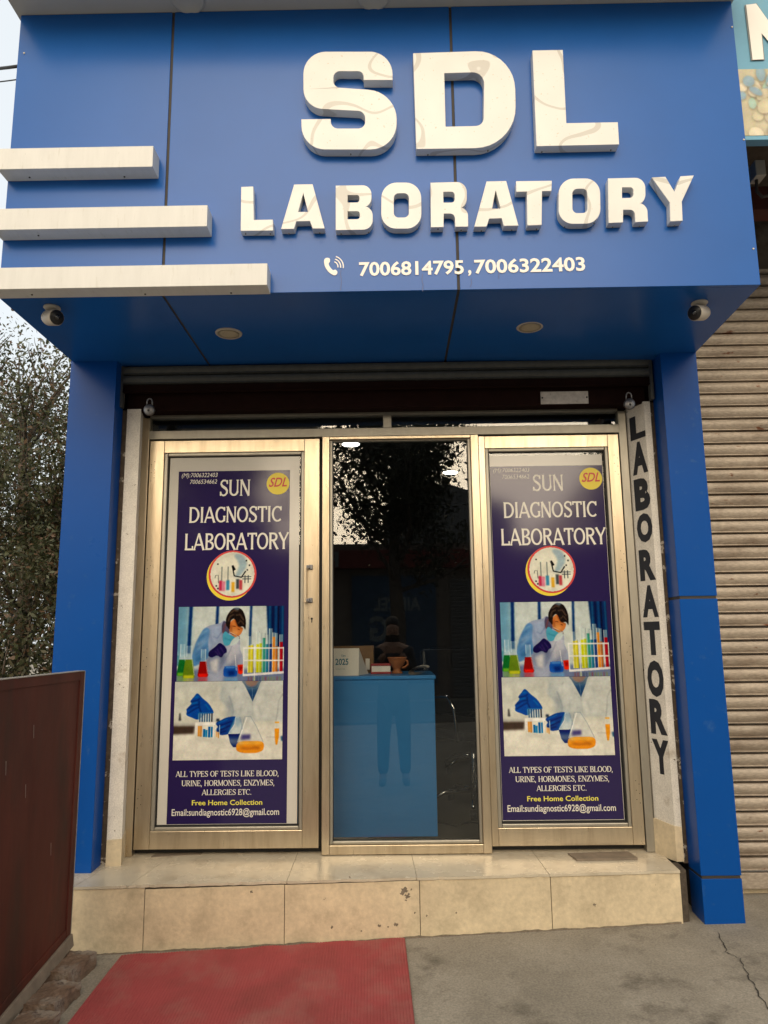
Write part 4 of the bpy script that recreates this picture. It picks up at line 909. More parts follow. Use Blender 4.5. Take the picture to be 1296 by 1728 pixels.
span('Email:sundiagnostic6928@gmail.com', cb(185, 0)[0], cb(902, 0)[0], cb(0, 1481)[1], cb(0, 1438)[1], TXTW, 'sans', 'email_text', bold=.010)
c_ = P(*ca(923, 380)); e_ = P(*ca(1001, 380)); rad = abs(e_.x-c_.x)
disc('badge', c_.x, c_.z, rad, rad*.98, YP-.0018, BADGE, po)
a = P(*ca(860, 402)); b = P(*ca(985, 398)); V_, F_ = text_quad('SDL', a+NF*.0006, (b-a).normalized(), UZ, (b-a).length, .048, .018, .35)
mb = MB(); mb.add(V_, F_); mb.build('badge_lettering', REDP, po)
lc = P(*ca(610, 1002)); lr = abs(P(*ca(610, 838)).z-lc.z)
disc('medallion', lc.x-.012, lc.z-.012, lr*.98, lr, YP-.0015, BADGE, po)
disc('medallion_ring', lc.x, lc.z, lr*1.0, lr*.985, YP-.0018, REDP, po)
raster_mesh('medallion_print', logo(), lc.x-lr*.92, lc.x+lr*.92, lc.z-lr*.92, lc.z+lr*.92, YP-.0023, po, True)
t1 = P(*cb(215, 92)); t2 = P(*cb(936, 583)); t3 = P(*cb(182, 1112))
xl_, xr_ = bx0+.020, bx0+PW-.026
zm = (P(*cb(560, 586)).z); zt_ = P(*cb(560, 88)).z; zl_ = P(*cb(560, 1111)).z
raster_mesh('lab_photo', photo1(), xl_+.006, xr_+.003, zm+.0008, zt_, YP-.0016, po)
raster_mesh('flask_photo', photo2(), xl_, xr_, zl_, zm-.0008, YP-.0016, po)
# second poster: same sheets, other border
p2 = po.copy(); COL.objects.link(p2); dx = .541-bx0; p2.location = (po.location.x+dx, YP, po.location.z+.003)
p2['label'] = 'navy laboratory poster with a narrow white border next to the painted lettering'
for ch in [o for o in COL.objects if o.parent == po and o != lback]:
    c = ch.copy(); COL.objects.link(c); c.parent = p2; c.matrix_parent_inverse = ch.matrix_parent_inverse.copy()
mb = MB(); mb.box(.516, 1.151, YP+.0002, YP+.0008, .463+.026, .507-.0006); mb.box(.5336, .541-.0004, YP+.0002, YP+.0008, .507, 2.36); mb.box(.5336, 1.151, YP+.0002, YP+.0008, 2.314, 2.372)
mb = MB(); mb.box(.5335, 1.1495, YP, YP+.0006, .491, 2.372); mb.build('backing_sheet', VINYL, p2)

# ================================================================== INSIDE THE SHOP
ctr = thing('reception_counter', (-.1, 4.3, .345), 'plain blue reception counter behind the middle glass', 'counter')
mb = MB(); mb.box(-.62, .228, 4.20, 4.222, .352, 1.176); mb.box(-.62, -.60, 4.2225, 4.75, .352, 1.176); mb.box(.206, .228, 4.2225, 4.75, .352, 1.176); mb.build('front_panel', COUNT, ctr, bevel=.002)
mb = MB(); mb.box(-.63, .236, 4.19, 4.76, 1.1765, 1.196); mb.build('counter_top', COUNT, ctr, bevel=.003)
ZC = 1.1965
def onc(px, Y): return atY(px, 1137, Y).x
cal = thing('desk_calendar', (onc(590, 4.3), 4.3, ZC), 'white tent desk calendar printed 2025 on the blue counter', 'calendar')
xa, xb = onc(555, 4.3), onc(612, 4.3)-.02; zt = atY(590, 1094, 4.3).z
mb = MB(); mb.hexa([(xa, 4.25, ZC), (xb, 4.25, ZC), (xb, 4.252, ZC), (xa, 4.252, ZC)], [(xa, 4.30, zt), (xb, 4.30, zt), (xb, 4.302, zt), (xa, 4.302, zt)])
mb.hexa([(xa, 4.40, ZC), (xb+.05, 4.40, ZC), (xb+.05, 4.402, ZC), (xa, 4.402, ZC)], [(xa, 4.303, zt), (xb, 4.303, zt), (xb, 4.305, zt), (xa, 4.305, zt)])
mb.add([(xb+.0005, 4.251, ZC+.001), (xb+.05, 4.401, ZC+.001), (xb+.0005, 4.302, zt-.002)], [(0, 1, 2)])
mb.build('card', PAPER, cal)
tilt = Vector((0, .05, zt-ZC)).normalized()
def caltext(body, px0, px1, fr, cap, bold):
    o0 = Vector((onc(px0, 4.27), 4.25, ZC)) + tilt*fr*(zt-ZC) + Vector((0, -.003, 0)); pts, f = text_quad(body, o0, UX, tilt, onc(px1, 4.27)-onc(px0, 4.27), cap, bold); mb = MB(); mb.add(pts, f); mb.build('printed_text', PRINT, cal)
caltext('2025', 566, 588, .42, .034, .02); caltext('Cipa', 575.5, 583, .74, .010, .02); caltext('Caring for Life', 567, 582, .24, .006, .0)
bxn = thing('cardboard_box', (-.27, 4.55, ZC), 'brown cardboard box behind the calendar on the counter', 'box')
mb = MB(); mb.box(onc(563, 4.6), onc(631, 4.6), 4.55, 4.70, ZC, atY(600, 1090, 4.55).z); mb.build('carton', CARD, bxn, bevel=.003)
mb = MB(); mb.box(onc(617, 4.55), onc(624, 4.55), 4.547, 4.5495, ZC+.02, ZC+.085); mb.build('tape', PAPER, bxn)
bk = thing('red_book', (-.06, 4.4, ZC), 'red boxed book lying on the counter beside the clay pot', 'book')
mb = MB(); mb.box(onc(626, 4.42), onc(660, 4.42), 4.40, 4.52, ZC, ZC+.012); mb.box(onc(626, 4.42), onc(660, 4.42), 4.40, 4.52, ZC+.046, ZC+.058); mb.box(onc(626, 4.42), onc(626, 4.42)+.004, 4.40, 4.52, ZC+.0125, ZC+.0455); mb.build('cover', BOOKR, bk, bevel=.002)
mb = MB(); mb.box(onc(626, 4.42)+.005, onc(660, 4.42)-.004, 4.405, 4.515, ZC+.0125, ZC+.0455); mb.build('pages', PAPER, bk)
pcx = onc(670, 4.42); pot = thing('clay_pot', (pcx, 4.42, ZC), 'footed orange clay pot with handle on the counter', 'pot')
mb = MB(); mb.lathe([(.03, 0), (.034, .006), (.020, .022), (.024, .034), (.040, .050), (.050, .075), (.053, .086), (.057, .088), (.057, .094), (.049, .094), (.044, .075), (.002, .06)], (pcx, 4.42, ZC), 'Z', 26); mb.build('bowl', CLAY, pot, smooth=True)
mb = MB(); mb.tube([(pcx+.046, 4.42, ZC+.078), (pcx+.062, 4.42, ZC+.072), (pcx+.064, 4.42, ZC+.052), (pcx+.046, 4.42, ZC+.036), (pcx+.028, 4.42, ZC+.034)], .006, 8); mb.build('handle', CLAY, pot, smooth=True)
npx = onc(705, 4.28); news = thing('folded_newspaper', (npx, 4.28, ZC), 'loosely rolled newspaper at the edge of the counter', 'newspaper')
mb = MB()
for k, (rx, rz) in enumerate(((.055, .021), (.047, .016), (.036, .011))):
    pr_ = [(npx+rx*math.cos(R_(a)), ZC+.024+rz*math.sin(R_(a))+.012*math.cos(R_(a))) for a in range(0, 351, 18)]
    v = [(x, 4.24+.002*k, z) for x, z in pr_]+[(x+.02, 4.42, z) for x, z in pr_]; n = len(pr_); mb.add(v, [(i, i+1, n+i+1, n+i) for i in range(n-1)])
mb.build('paper_sheets', PAPER, news, smooth=True)
for i, (px, py, lab) in enumerate(((592, 747, 'lit round ceiling lamp just above the middle glass edge'), (760, 795, 'lit round ceiling lamp further back inside the shop'))):
    p = atZ(px, py, 2.85); t = thing('ceiling_light', (p.x, p.y, 2.85), lab, 'ceiling light', 'ceiling lights inside the shop')
    mb = MB(); mb.lathe([(.055, -.012), (.075, -.016), (.082, 0)], (p.x, p.y, 2.852), 'Z', 24); mb.build('rim', WHITEP, t, smooth=True)
    mb = MB(); mb.lathe([(.002, -.019), (.062, -.018), (.066, -.0145)], (p.x, p.y, 2.852), 'Z', 24); mb.build('lamp_disc', LAMP, t)
def chair(x, y, rz, lab):
    t = thing('office_chair', (x, y, .346), lab, 'chair', 'chairs inside the shop'); z = .346
    def W(a, b, c): ca_, sa_ = math.cos(rz), math.sin(rz); return (x+a*ca_-b*sa_, y+a*sa_+b*ca_, z+c)
    mb = MB(); mb.hexa([W(-.22, -.22, .44), W(.22, -.22, .44), W(.22, .22, .44), W(-.22, .22, .44)], [W(-.22, -.22, .50), W(.22, -.22, .50), W(.22, .22, .50), W(-.22, .22, .50)]); mb.build('seat', BLACKP, t, bevel=.02)
    mb = MB(); mb.hexa([W(-.21, .22, .56), W(.21, .22, .56), W(.21, .26, .56), W(-.21, .26, .56)], [W(-.20, .27, .98), W(.20, .27, .98), W(.20, .31, .98), W(-.20, .31, .98)]); mb.build('backrest', BLACKP, t, bevel=.02)
    for s_ in (-1, 1):
        mb = MB(); mb.tube([W(s_*.20, .24, .46), W(s_*.26, .24, .50), W(s_*.27, .20, .68), W(s_*.27, -.14, .70), W(s_*.27, -.20, .64), W(s_*.22, -.16, .44)], .011, 8); mb.build('armrest', CHROME, t, smooth=True)
    mb = MB(); mb.tube([W(0, 0, .44), W(0, 0, .12)], .025, 10); mb.build('column', CHROME, t, smooth=True)
    for k in range(5):
        an = 2*math.pi*k/5+.3; ex, ey = .28*math.cos(an), .28*math.sin(an)
        mb = MB(); mb.tube([W(0, 0, .12), W(ex*.7, ey*.7, .11), W(ex, ey, .07)], [.018, .014, .011], 8); mb.build('base_leg', CHROME, t, smooth=True)
        mb = MB(); mb.lathe([(.008, -.02), (.028, -.018), (.028, .018), (.008, .02)], W(ex, ey, .029), 'X', 14); mb.build('castor', BLACKP, t, smooth=True)
chair(.50, 4.85, .5, 'chrome armed swivel chair on castors beside the counter'); chair(.66, 6.2, 2.2, 'swivel chair standing deeper in the dark room')
mb = MB(); mb.tube([(.24, 4.5, .355), (.34, 4.42, .353), (.42, 4.5, .353), (.55, 4.44, .353), (.62, 4.6, .353)], .004, 6); tag(mb.build('power_cable', RUBBER), 'thin black cable lying on the floor next to the counter', 'cable')

# ================================================================== CAMERAS, CABLES
def cctv(px, py, rz, lab):
    p = atZ(px, py, ZF0); t = thing('security_camera', (p.x, p.y, ZF0), lab, 'camera', 'cameras under the sign')
    mb = MB(); mb.lathe([(.034, 0), (.036, -.006), (.030, -.012), (.012, -.016), (.002, -.016)], (p.x, p.y, ZF0), 'Z', 20); mb.build('base', WHITEP, t, smooth=True)
    d = Vector((math.sin(rz), -math.cos(rz), -.25)).normalized(); c = Vector((p.x, p.y, ZF0-.050)) + d*.01
    mb = MB(); mb.tube([(p.x, p.y, ZF0-.012), (p.x, p.y+.006, ZF0-.028), tuple(c-d*.03)], .011, 10); mb.build('arm', WHITEP, t, smooth=True)
    mb = MB(); mb.tube([tuple(c-d*.055), tuple(c-d*.05), tuple(c-d*.03), tuple(c+d*.030), tuple(c+d*.036)], [.012, .026, .034, .035, .033], 22); mb.build('housing', WHITEP, t, smooth=True)
    mb = MB(); mb.tube([tuple(c+d*.0362), tuple(c+d*.040)], [.0325, .030], 22); fc = mb.build('face', BLACKP, t, smooth=True)
    mb = MB(); mb.tube([tuple(c+d*.0405), tuple(c+d*.043)], [.013, .009], 16); mb.build('lens', LENS, fc, smooth=True)
cctv(88, 518, .95, 'white bullet camera under the sign corner nearest the tree')
cctv(1180, 510, -.95, 'white bullet camera under the sign corner nearest the rusty shutter')
a, b = atY(-260, 92, 6.2), atY(60, 108, 4.0)
mb = MB(); mb.tube([a.lerp(b, k/10)+UZ*(-.12*math.sin(math.pi*k/10)) for k in range(11)], .010, 8); tag(mb.build('overhead_cable', RUBBER, smooth=True), 'thicker black overhead cable running behind the sign', 'cable')
a, b = atY(-260, 124, 6.0), atY(60, 130, 4.0)
mb = MB(); mb.tube([a.lerp(b, k/10)+UZ*(-.10*math.sin(math.pi*k/10)) for k in range(11)], .004, 8); tag(mb.build('overhead_cable', RUBBER, smooth=True), 'thinner black overhead cable under the thick one', 'cable')

# ================================================================== MAT, GATE, KERB
m0, m1 = atZ(205, 1617, .045), atZ(683, 1584, .078); n0, n1 = atZ(118, 1728, .02), atZ(700, 1728, .05)
mt = MB(); wdt = (m1-m0).length; NR = 105
dL = (n0-m0); dR = (n1-m1)
def matpt(s, t, h):
    p = m0.lerp(m1, s) + (dL*(1-s) + dR*s)*t; edge = (.005*math.sin(9*s*3.1)+.003*math.sin(41*s))*(t < .01); 
    return (p.x, p.y+edge, ground_z(p.x, p.y)+.004+h+.0015*math.sin(s*11+t*3))
rows = [0, .004, .25, .5, .75, 1., 1.5, 2.0]; cols = []
for k in range(NR): cols += [(k/NR, .0065), ((k+.5)/NR, .0065), ((k+.58)/NR, .0046), ((k+.92)/NR, .0046)]
cols.append((1., .008))
V = [matpt(s, t, h if t > 0 else .001) for t in rows for s, h in cols]; nc = len(cols)
mt.add(V, [(j*nc+i, j*nc+i+1, (j+1)*nc+i+1, (j+1)*nc+i) for j in range(len(rows)-1) for i in range(nc-1)])
mo = mt.build('floor_mat', REDM); tag(mo, 'red ribbed runner mat on the concrete before the step', 'mat')

gate = thing('sheet_gate', (-1.41, 3.41, .17), 'rusty brown sheet metal gate leaf standing open at the left', 'gate')
GX = -1.40
def gz(y): return .17 + (y-3.417)*(.17-.107)/(3.417-2.853)
mb = MB(); mb.hexa([(GX-.006, 1.6, gz(1.6)+.02), (GX-.002, 1.6, gz(1.6)+.02), (GX-.002, 3.38, gz(3.38)+.02), (GX-.006, 3.38, gz(3.38)+.02)], [(GX-.006, 1.6, 1.255), (GX-.002, 1.6, 1.255), (GX-.002, 3.38, 1.25), (GX-.006, 3.38, 1.25)]); mb.build('sheet', RUST, gate)
mb = MB(); mb.box(GX-.03, GX+.004, 3.372, 3.414, gz(3.4), 1.268); mb.box(GX-.03, GX+.003, 1.6, 3.3715, 1.232, 1.270)
mb.hexa([(GX-.03, 1.6, gz(1.6)), (GX+.003, 1.6, gz(1.6)), (GX+.003, 3.3715, gz(3.3715)), (GX-.03, 3.3715, gz(3.3715))], [(GX-.03, 1.6, gz(1.6)+.035), (GX+.003, 1.6, gz(1.6)+.035), (GX+.003, 3.3715, gz(3.3715)+.035), (GX-.03, 3.3715, gz(3.3715)+.035)])
mb.build('frame', RUST, gate, bevel=.002)
mb = MB(); mb.box(GX-.032, GX+.0055, 3.4142, 3.4175, gz(3.4), 1.271); mb.box(GX-.032, GX+.0045, 1.6, 3.4141, 1.2702, 1.2735); mb.build('bare_edge', EDGE, gate)
mb = MB(); mb.hexa([(GX-.04, 1.6, gz(1.6)-.05), (GX+.02, 1.6, gz(1.6)-.05), (GX+.02, 3.42, gz(3.42)-.05), (GX-.04, 3.42, gz(3.42)-.05)], [(GX-.04, 1.6, gz(1.6)-.001), (GX+.012, 1.6, gz(1.6)-.001), (GX+.012, 3.42, gz(3.42)-.001), (GX-.04, 3.42, gz(3.42)-.001)])
mb.build('bottom_angle', ANGLE, gate, bevel=.003)
mb = MB()
for (px, py) in ((8, 300), (14, 640), (30, 400), (70, 720), (190, 1450)): 
    yy = 2.3+random.random()*1.0; zz = random.uniform(.35, 1.1)
    mb.add([(GX-.0012, yy, zz), (GX-.0012, yy+.003, zz), (GX-.0012, yy+.008, zz-.05), (GX-.0012, yy+.006, zz-.05)], [(0, 1, 2, 3)])
mb.build('scratch', EDGE, gate)
# broken bricks edging the ground under the gate
def stone(loc, size, rz, label, seed, m=BRICK):
    bm = bmesh.new(); bmesh.ops.create_cube(bm, size=1.)
    bmesh.ops.subdivide_edges(bm, edges=bm.edges[:], cuts=11, use_grid_fill=True); rnd = random.Random(seed)
    from mathutils import noise as nz
    for v in bm.verts:
        c = v.co.copy(); q = Vector((c.x*size[0], c.y*size[1], c.z*size[2]))
        l = c.length/.5; k = 1-.03*max(0, l-1.15)
        n = nz.noise_vector(q*16+Vector((seed*3.1, 0, 0)))*.007 + nz.noise_vector(q*55+Vector((seed, 5, 0)))*.006
        v.co = q*k + n
    me = bpy.data.meshes.new('brick'); bm.to_mesh(me); bm.free(); me.materials.append(m)
    o = bpy.data.objects.new('broken_brick', me); COL.objects.link(o); o.location = loc; o.rotation_euler = (0, 0, rz)
    return tag(o, label, 'brick', 'broken bricks under the gate')
def gat(px, py, h=0):
    p = atZ(px, py, .05)
    for _ in range(6): p = atZ(px, py, ground_z(p.x, p.y)+h)
    return p
q = gat(128, 1622, .06); stone((q.x-.02, q.y-.02, ground_z(q.x, q.y)+.028), (.12, .21, .085), -.12, 'old weathered brick against the step corner', 1)
q = gat(96, 1672, .05); stone((q.x-.01, q.y-.03, ground_z(q.x, q.y)+.022), (.13, .20, .075), -.10, 'broken brick with hollow between the other two', 2)
q = gat(64, 1722, .05); stone((q.x-.01, q.y-.06, ground_z(q.x, q.y)+.022), (.13, .22, .080), -.06, 'broken brick at the bottom edge beside the red mat', 3)

# ================================================================== NEIGHBOUR SHOP
nb = thing('neighbour_shop', (2.6, 3.95, .1), 'shabby neighbouring shop with dirty plaster beside the blue pillar', 'shop')
DIRT_SHADE = mat('dirty_shaded_plaster', (.14, .11, .085), .9, var=.3, vscale=7, bump=.5, bscale=40, second=(.06, .042, .03), sec_scale=6, sec_lo=.5, sec_hi=.65, third=(.3, .26, .21), th_scale=14, th_lo=.64, th_hi=.68)  # dirty plaster, its base also darkened to give the recess its shade
mb = MB(); mb.box(1.600, 1.628, 3.80, 3.964, .02, 3.444); mb.build('door_jamb', WALLW, nb, bevel=.004)
mb = MB(); mb.box(1.60, 5.2, 3.965, 4.12, 3.445, 4.9); mb.box(4.6, 5.2, 3.965, 4.12, .0, 3.444); mb.build('wall', DIRT_SHADE, nb)
mb = MB(); mb.box(1.629, 4.6, 3.98, 4.10, .0, .155); mb.build('threshold', TILE, nb)
mb = MB(); mb.box(1.60, 5.2, 3.003, 3.965, 3.97, 4.07); mb.build('ledge', DIRT_SHADE, nb)
nsh = thing('roller_shutter', (3.1, 3.95, .16), 'closed cream roller shutter streaked with rust', 'roller shutter')
sm = slat_sheet(1.645, 4.58, 3.945, .235, 3.44, .0705, .026, 22); sm.build('slat_curtain', SHUTM, nsh)
mb = MB(); mb.box(1.645, 4.58, 3.93, 3.96, .160, .234); mb.build('bottom_bar', SHUTM, nsh, bevel=.003)
mb = MB(); mb.box(1.629, 1.6445, 3.90, 3.965, .12, 3.444); mb.build('guide_rail', WALLW, nsh)
ns = thing('neighbour_sign', (2.3, 2.97, 3.53), 'sky blue sign board with letter M and pill picture', 'sign')
zS = atY(1258, 235, 2.95).z
mb = MB(); mb.box(1.578, 3.4, 2.955, 3.0, zS, 4.75); mb.build('board', SGNB, ns, bevel=.002)
mpx = [(1259,8),(1276,6),(1296,34),(1318,4),(1335,3),(1352,100),(1334,101),(1322,50),(1304,78),(1285,56),(1289,100),(1270,101)]
mpp = [tuple(atY(x, y, 2.948)) for x, y in mpx]; cx_ = sum(p[0] for p in mpp)/12; cz_ = sum(p[2] for p in mpp)/12
vs_, tr = fill_loops(None, [mpp]); mb = MB(); mb.add(vs_, [tuple(t) for t in tr]); mb.build('letter', SIGNW, ns)
op = []
for i, p in enumerate(mpp):
    a, b = Vector(mpp[i-1]), Vector(mpp[(i+1) % 12]); d = (b-a); nn = Vector((-d.z, 0, d.x)).normalized()*.006
    op.append((p[0]+nn.x, 2.951, p[2]+nn.z))
vs_, tr = fill_loops(None, [op]); mb = MB(); mb.add(vs_, [tuple(t) for t in tr]); mb.build('letter_outline', OUTL, ns)
def pills():
    c = Canvas(700, 120, 420, 72, (196, 190, 168)); rr = random.Random(4)
    for k in range(300):
        x, y, r = rr.uniform(0, 700), rr.uniform(0, 125), rr.uniform(7, 17); e = rr.uniform(.45, 1); a_ = rr.uniform(0, 3.1)
        pt = lambda q, s_: [(x+s_*r*(math.cos(t)*math.cos(a_)-e*math.sin(t)*math.sin(a_)), y+q+s_*r*(math.cos(t)*math.sin(a_)+e*math.sin(t)*math.cos(a_))) for t in np.linspace(0, 6.28, 14)]
        cc = rr.choice([(206, 200, 176), (198, 192, 170), (214, 208, 188), (184, 178, 156), (150, 176, 190), (96, 140, 176), (170, 196, 186)])
        c.poly(pt(2, 1.06), (112, 108, 96), .6, 1); c.poly(pt(0, 1), cc); c.poly(pt(-2, .5), tuple(min(255, v+18) for v in cc), .5, 1)
    return c.a
raster_mesh('pill_picture', pills(), 1.579, 3.39, zS+.02, atY(1246, 116, 2.95).z, 2.9535, ns)
# clutter under the sign: bracket box, pipe, rusty beam
bxp = atY(1277, 290, 3.35)
t = thing('junction_box', (bxp.x, 3.35, bxp.z), 'small dirty cream electrical box with drooping pipe under the sign', 'electrical box')
mb = MB(); mb.box(bxp.x-.02, bxp.x+.03, 3.32, 3.395, bxp.z-.038, bxp.z+.045); mb.build('box', WHITEP, t, bevel=.003)
mb = MB(); mb.tube([(bxp.x, 3.36, bxp.z-.038), (bxp.x-.005, 3.36, bxp.z-.10), (bxp.x+.02, 3.36, bxp.z-.13), (bxp.x+.06, 3.36, bxp.z-.12)], .008, 8); mb.build('conduit', BARK, t, smooth=True)
mb = MB(); bz = atY(1280, 345, 3.5).z; mb.box(1.60, 4.8, 3.45, 3.56, bz-.06, bz+.07); tag(mb.build('rusty_beam', RUST, bevel=.004), 'rust red steel beam spanning above the cream shutter', 'beam')

# ================================================================== TREES
def leaf_cloud(name, centers, spread, n_per, size, cols, parent, seed, thin=None):
    rng = np.random.default_rng(seed); C_ = np.array(centers); k = len(C_)
    idx = np.repeat(np.arange(k), n_per); N = len(idx)
    pos = C_[idx] + rng.normal(0, 1, (N, 3))*spread
    if thin:
        keep = rng.random(N) < np.clip((thin[1]-pos[:, 2])/(thin[1]-thin[0]), thin[2], 1.); pos = pos[keep]; idx = idx[keep]; N = len(idx)
    a = rng.normal(0, 1, (N, 3)); a /= np.linalg.norm(a, axis=1)[:, None]
    b = rng.normal(0, 1, (N, 3)); b -= (b*a).sum(1)[:, None]*a; b /= np.linalg.norm(b, axis=1)[:, None]
    s = size*rng.uniform(.55, 1.25, N)[:, None]
    nrm = np.cross(a, b); v = np.stack([pos-a*s, pos+b*s*.42+nrm*s*.12, pos+a*s, pos-b*s*.42+nrm*s*.12], 1).reshape(-1, 3)
    me = bpy.data.meshes.new(name); me.vertices.add(4*N); me.vertices.foreach_set('co', v.ravel().astype(np.float32))
    me.loops.add(4*N); me.loops.foreach_set('vertex_index', np.arange(4*N, dtype=np.int32)); me.polygons.add(N)
    me.polygons.foreach_set('loop_start', np.arange(0, 4*N, 4, dtype=np.int32)); 
    try: me.polygons.foreach_set('loop_total', np.full(N, 4, dtype=np.int32))
    except Exception: pass
    for m in cols: me.materials.append(m)
    clump = rng.integers(0, len(cols), k); mi = np.where(rng.random(N) < .55, clump[idx], rng.integers(0, len(cols), N))
    me.polygons.foreach_set('material_index', mi.astype(np.int32)); me.update(calc_edges=True); me.validate()
    o = bpy.data.objects.new(name, me); COL.objects.link(o); o.parent = parent
    if parent is not None: o.matrix_parent_inverse = Matrix.Translation(-Vector(parent.location))
    return o
def leafm(name, c, tr=.25):
    m = bpy.data.materials.new(name); m.use_nodes = True; n = m.node_tree.nodes; l = m.node_tree.links
    b = n['Principled BSDF']; b.inputs['Base Color'].default_value = (*c, 1); b.inputs['Roughness'].default_value = .55
    t = n.new('ShaderNodeBsdfTranslucent'); t.inputs[0].default_value = (c[0]*1.3, c[1]*1.3, c[2], 1)
    mx = n.new('ShaderNodeMixShader'); mx.inputs[0].default_value = tr
    l.new(b.outputs[0], mx.inputs[1]); l.new(t.outputs[0], mx.inputs[2]); l.new(mx.outputs[0], n['Material Output'].inputs[0]); return m
LV = [leafm('leaf_dark_green', (.040, .050, .022)), leafm('leaf_olive', (.066, .076, .030)), leafm('leaf_brown_green', (.080, .074, .040)), leafm('leaf_grey_green', (.090, .102, .062)), leafm('leaf_deep_green', (.030, .040, .020)), leafm('leaf_rust', (.105, .062, .034))]
def tree(label, x, y, h, tw, seed, spread, crown, n_leaf, leaf, rise=.75, low=.15, group=None, name='broadleaf_tree', mats=LV, thin=None):
    z = ground_z(x, y)-.1; t = thing(name, (x, y, z), label, 'tree', group); rnd = random.Random(seed)
    tm = MB(); tips = []
    tr_pts = [Vector((x, y, z))]; 
    for k in range(1, 7): tr_pts.append(Vector((x+rnd.uniform(-.1, .1)*k*.4, y+rnd.uniform(-.1, .1)*k*.4, z+h*.85*k/6)))
    tm.tube(tr_pts, [tw*(1-.13*k) for k in range(7)], 10)
    lm = MB()
    def grow(p, d, L, r, lev):
        pts = [p]; q = p.copy(); dd = d.copy()
        for _ in range(4):
            dd = (dd + Vector((rnd.uniform(-.3, .3), rnd.uniform(-.3, .3), rnd.uniform(-.05, .22)))).normalized(); q = q+dd*L/4; pts.append(q.copy())
            if lev >= 1: tips.append((q.x, q.y, q.z))
        lm.tube(pts, [r, r*.85, r*.7, r*.55, r*.35], 6)
        if lev < 2:
            for _ in range(4 if lev == 0 else 3):
                k = rnd.randint(1, 4); ax = Vector((rnd.uniform(-1, 1), rnd.uniform(-1, 1), rnd.uniform(-.2, .9))).normalized()
                grow(pts[k], (dd*.6+ax*.8).normalized(), L*.58, r*.5, lev+1)
        else: tips.append((q.x, q.y, q.z))
    nl = crown
    for k in range(nl):
        f = low + (1-low)*(k+.5)/nl; b = tr_pts[0].lerp(tr_pts[-1], f*.98); i = int(min(5, f*6)); b = tr_pts[i].lerp(tr_pts[i+1], f*6-i) if f < 1 else tr_pts[-1]
        an = k*2.4+rnd.uniform(-.4, .4); d = Vector((math.cos(an), math.sin(an), rise+rnd.uniform(-.2, .3))).normalized()
        grow(b, d, spread*(1.0-.45*f)*rnd.uniform(.8, 1.15), tw*.38*(1-.5*f), 0)
    tm.build('trunk', BARK, t, smooth=True); lm.build('limbs', BARK, t, smooth=True)
    leaf_cloud('crown', tips, leaf[1], n_leaf, leaf[0], mats, t, seed, thin)
    return t
tree('tall brownish green tree at the left behind the pillar', -3.75, 7.6, 4.9, .11, 3, 1.5, 15, 42, (.028, .14), thin=(1.8, 4.8, .10), group='trees behind the gate')
tree('thin tree with upright branches nearest the pillar', -2.95, 7.2, 4.2, .08, 9, 1.15, 14, 42, (.027, .13), thin=(1.8, 4.6, .10), group='trees behind the gate')
tree('dark bushy tree further left behind the gate', -5.2, 8.6, 5.2, .13, 15, 1.8, 14, 42, (.032, .19), thin=(1.8, 5.2, .10), group='trees behind the gate')
def shrub(label, x, y, h, w_, seed):
    t = thing('shrub', (x, y, ground_z(x, y)-.1), label, 'shrub', 'bushes behind the gate'); rnd = random.Random(seed); z = t.location.z; tips = []; mb = MB()
    for k in range(14):
        an = rnd.uniform(0, 6.28); r = w_*rnd.random()**.5; e = Vector((x+r*math.cos(an), y+r*math.sin(an)*.6, z+h*rnd.uniform(.55, 1.05)*(1-.4*(r/w_)**2))); s_ = Vector((x+r*.25*math.cos(an), y+r*.2*math.sin(an), z))
        pts = [s_.lerp(e, q/5)+Vector((rnd.uniform(-.05, .05), rnd.uniform(-.05, .05), 0)) for q in range(6)]; mb.tube(pts, [.016-.002*q for q in range(6)], 6); tips += [tuple(p) for p in pts[1:]]
        for p in pts[1:]: tips += [tuple(p+Vector((rnd.uniform(-.22, .22), rnd.uniform(-.22, .22), rnd.uniform(-.12, .2)))) for _ in range(2)]
    mb.build('stems', BARK, t, smooth=True); leaf_cloud('foliage', tips, .13, 52, .034, LV, t, seed)
shrub('dense brown green bush low behind the gate edge', -3.3, 6.6, 2.1, .75, 21)
shrub('dense olive bush further left low behind the gate', -4.4, 7.0, 2.3, .9, 22)
# far side of the road (seen as reflections in the glass)
DK = [leafm('leaf_deep_green', (.020, .026, .012), .1), leafm('leaf_deep_olive', (.03, .03, .014), .1)]
tree('large dark street tree across the road mirrored in the glass', .15, -8.2, 7.0, .22, 31, 2.5, 16, 12, (.075, .26), rise=.5, low=.42, group='trees across the road', mats=DK)
tree('second dark street tree across the road mirrored in the glass', 6.6, -9.2, 6.4, .20, 37, 2.3, 14, 14, (.085, .28), rise=.5, low=.42, group='trees across the road', mats=DK)
tree('third dark street tree across the road mirrored in the glass', -4.4, -9.6, 6.4, .20, 41, 2.3, 14, 16, (.085, .28), rise=.5, low=.42, group='trees across the road', mats=DK)
os_ = thing('opposite_shop', (0, -12.5, -.2), 'row of dim shops across the road mirrored in the glass', 'shop')
mb = MB(); mb.box(-9, 9, -15.5, -12.6, -.3, 4.0); mb.build('wall', SHOPW, os_)
mb = MB(); mb.box(-9, 9, -12.59, -12.35, 3.3, 3.8); mb.build('fascia_band', SHOPR, os_)
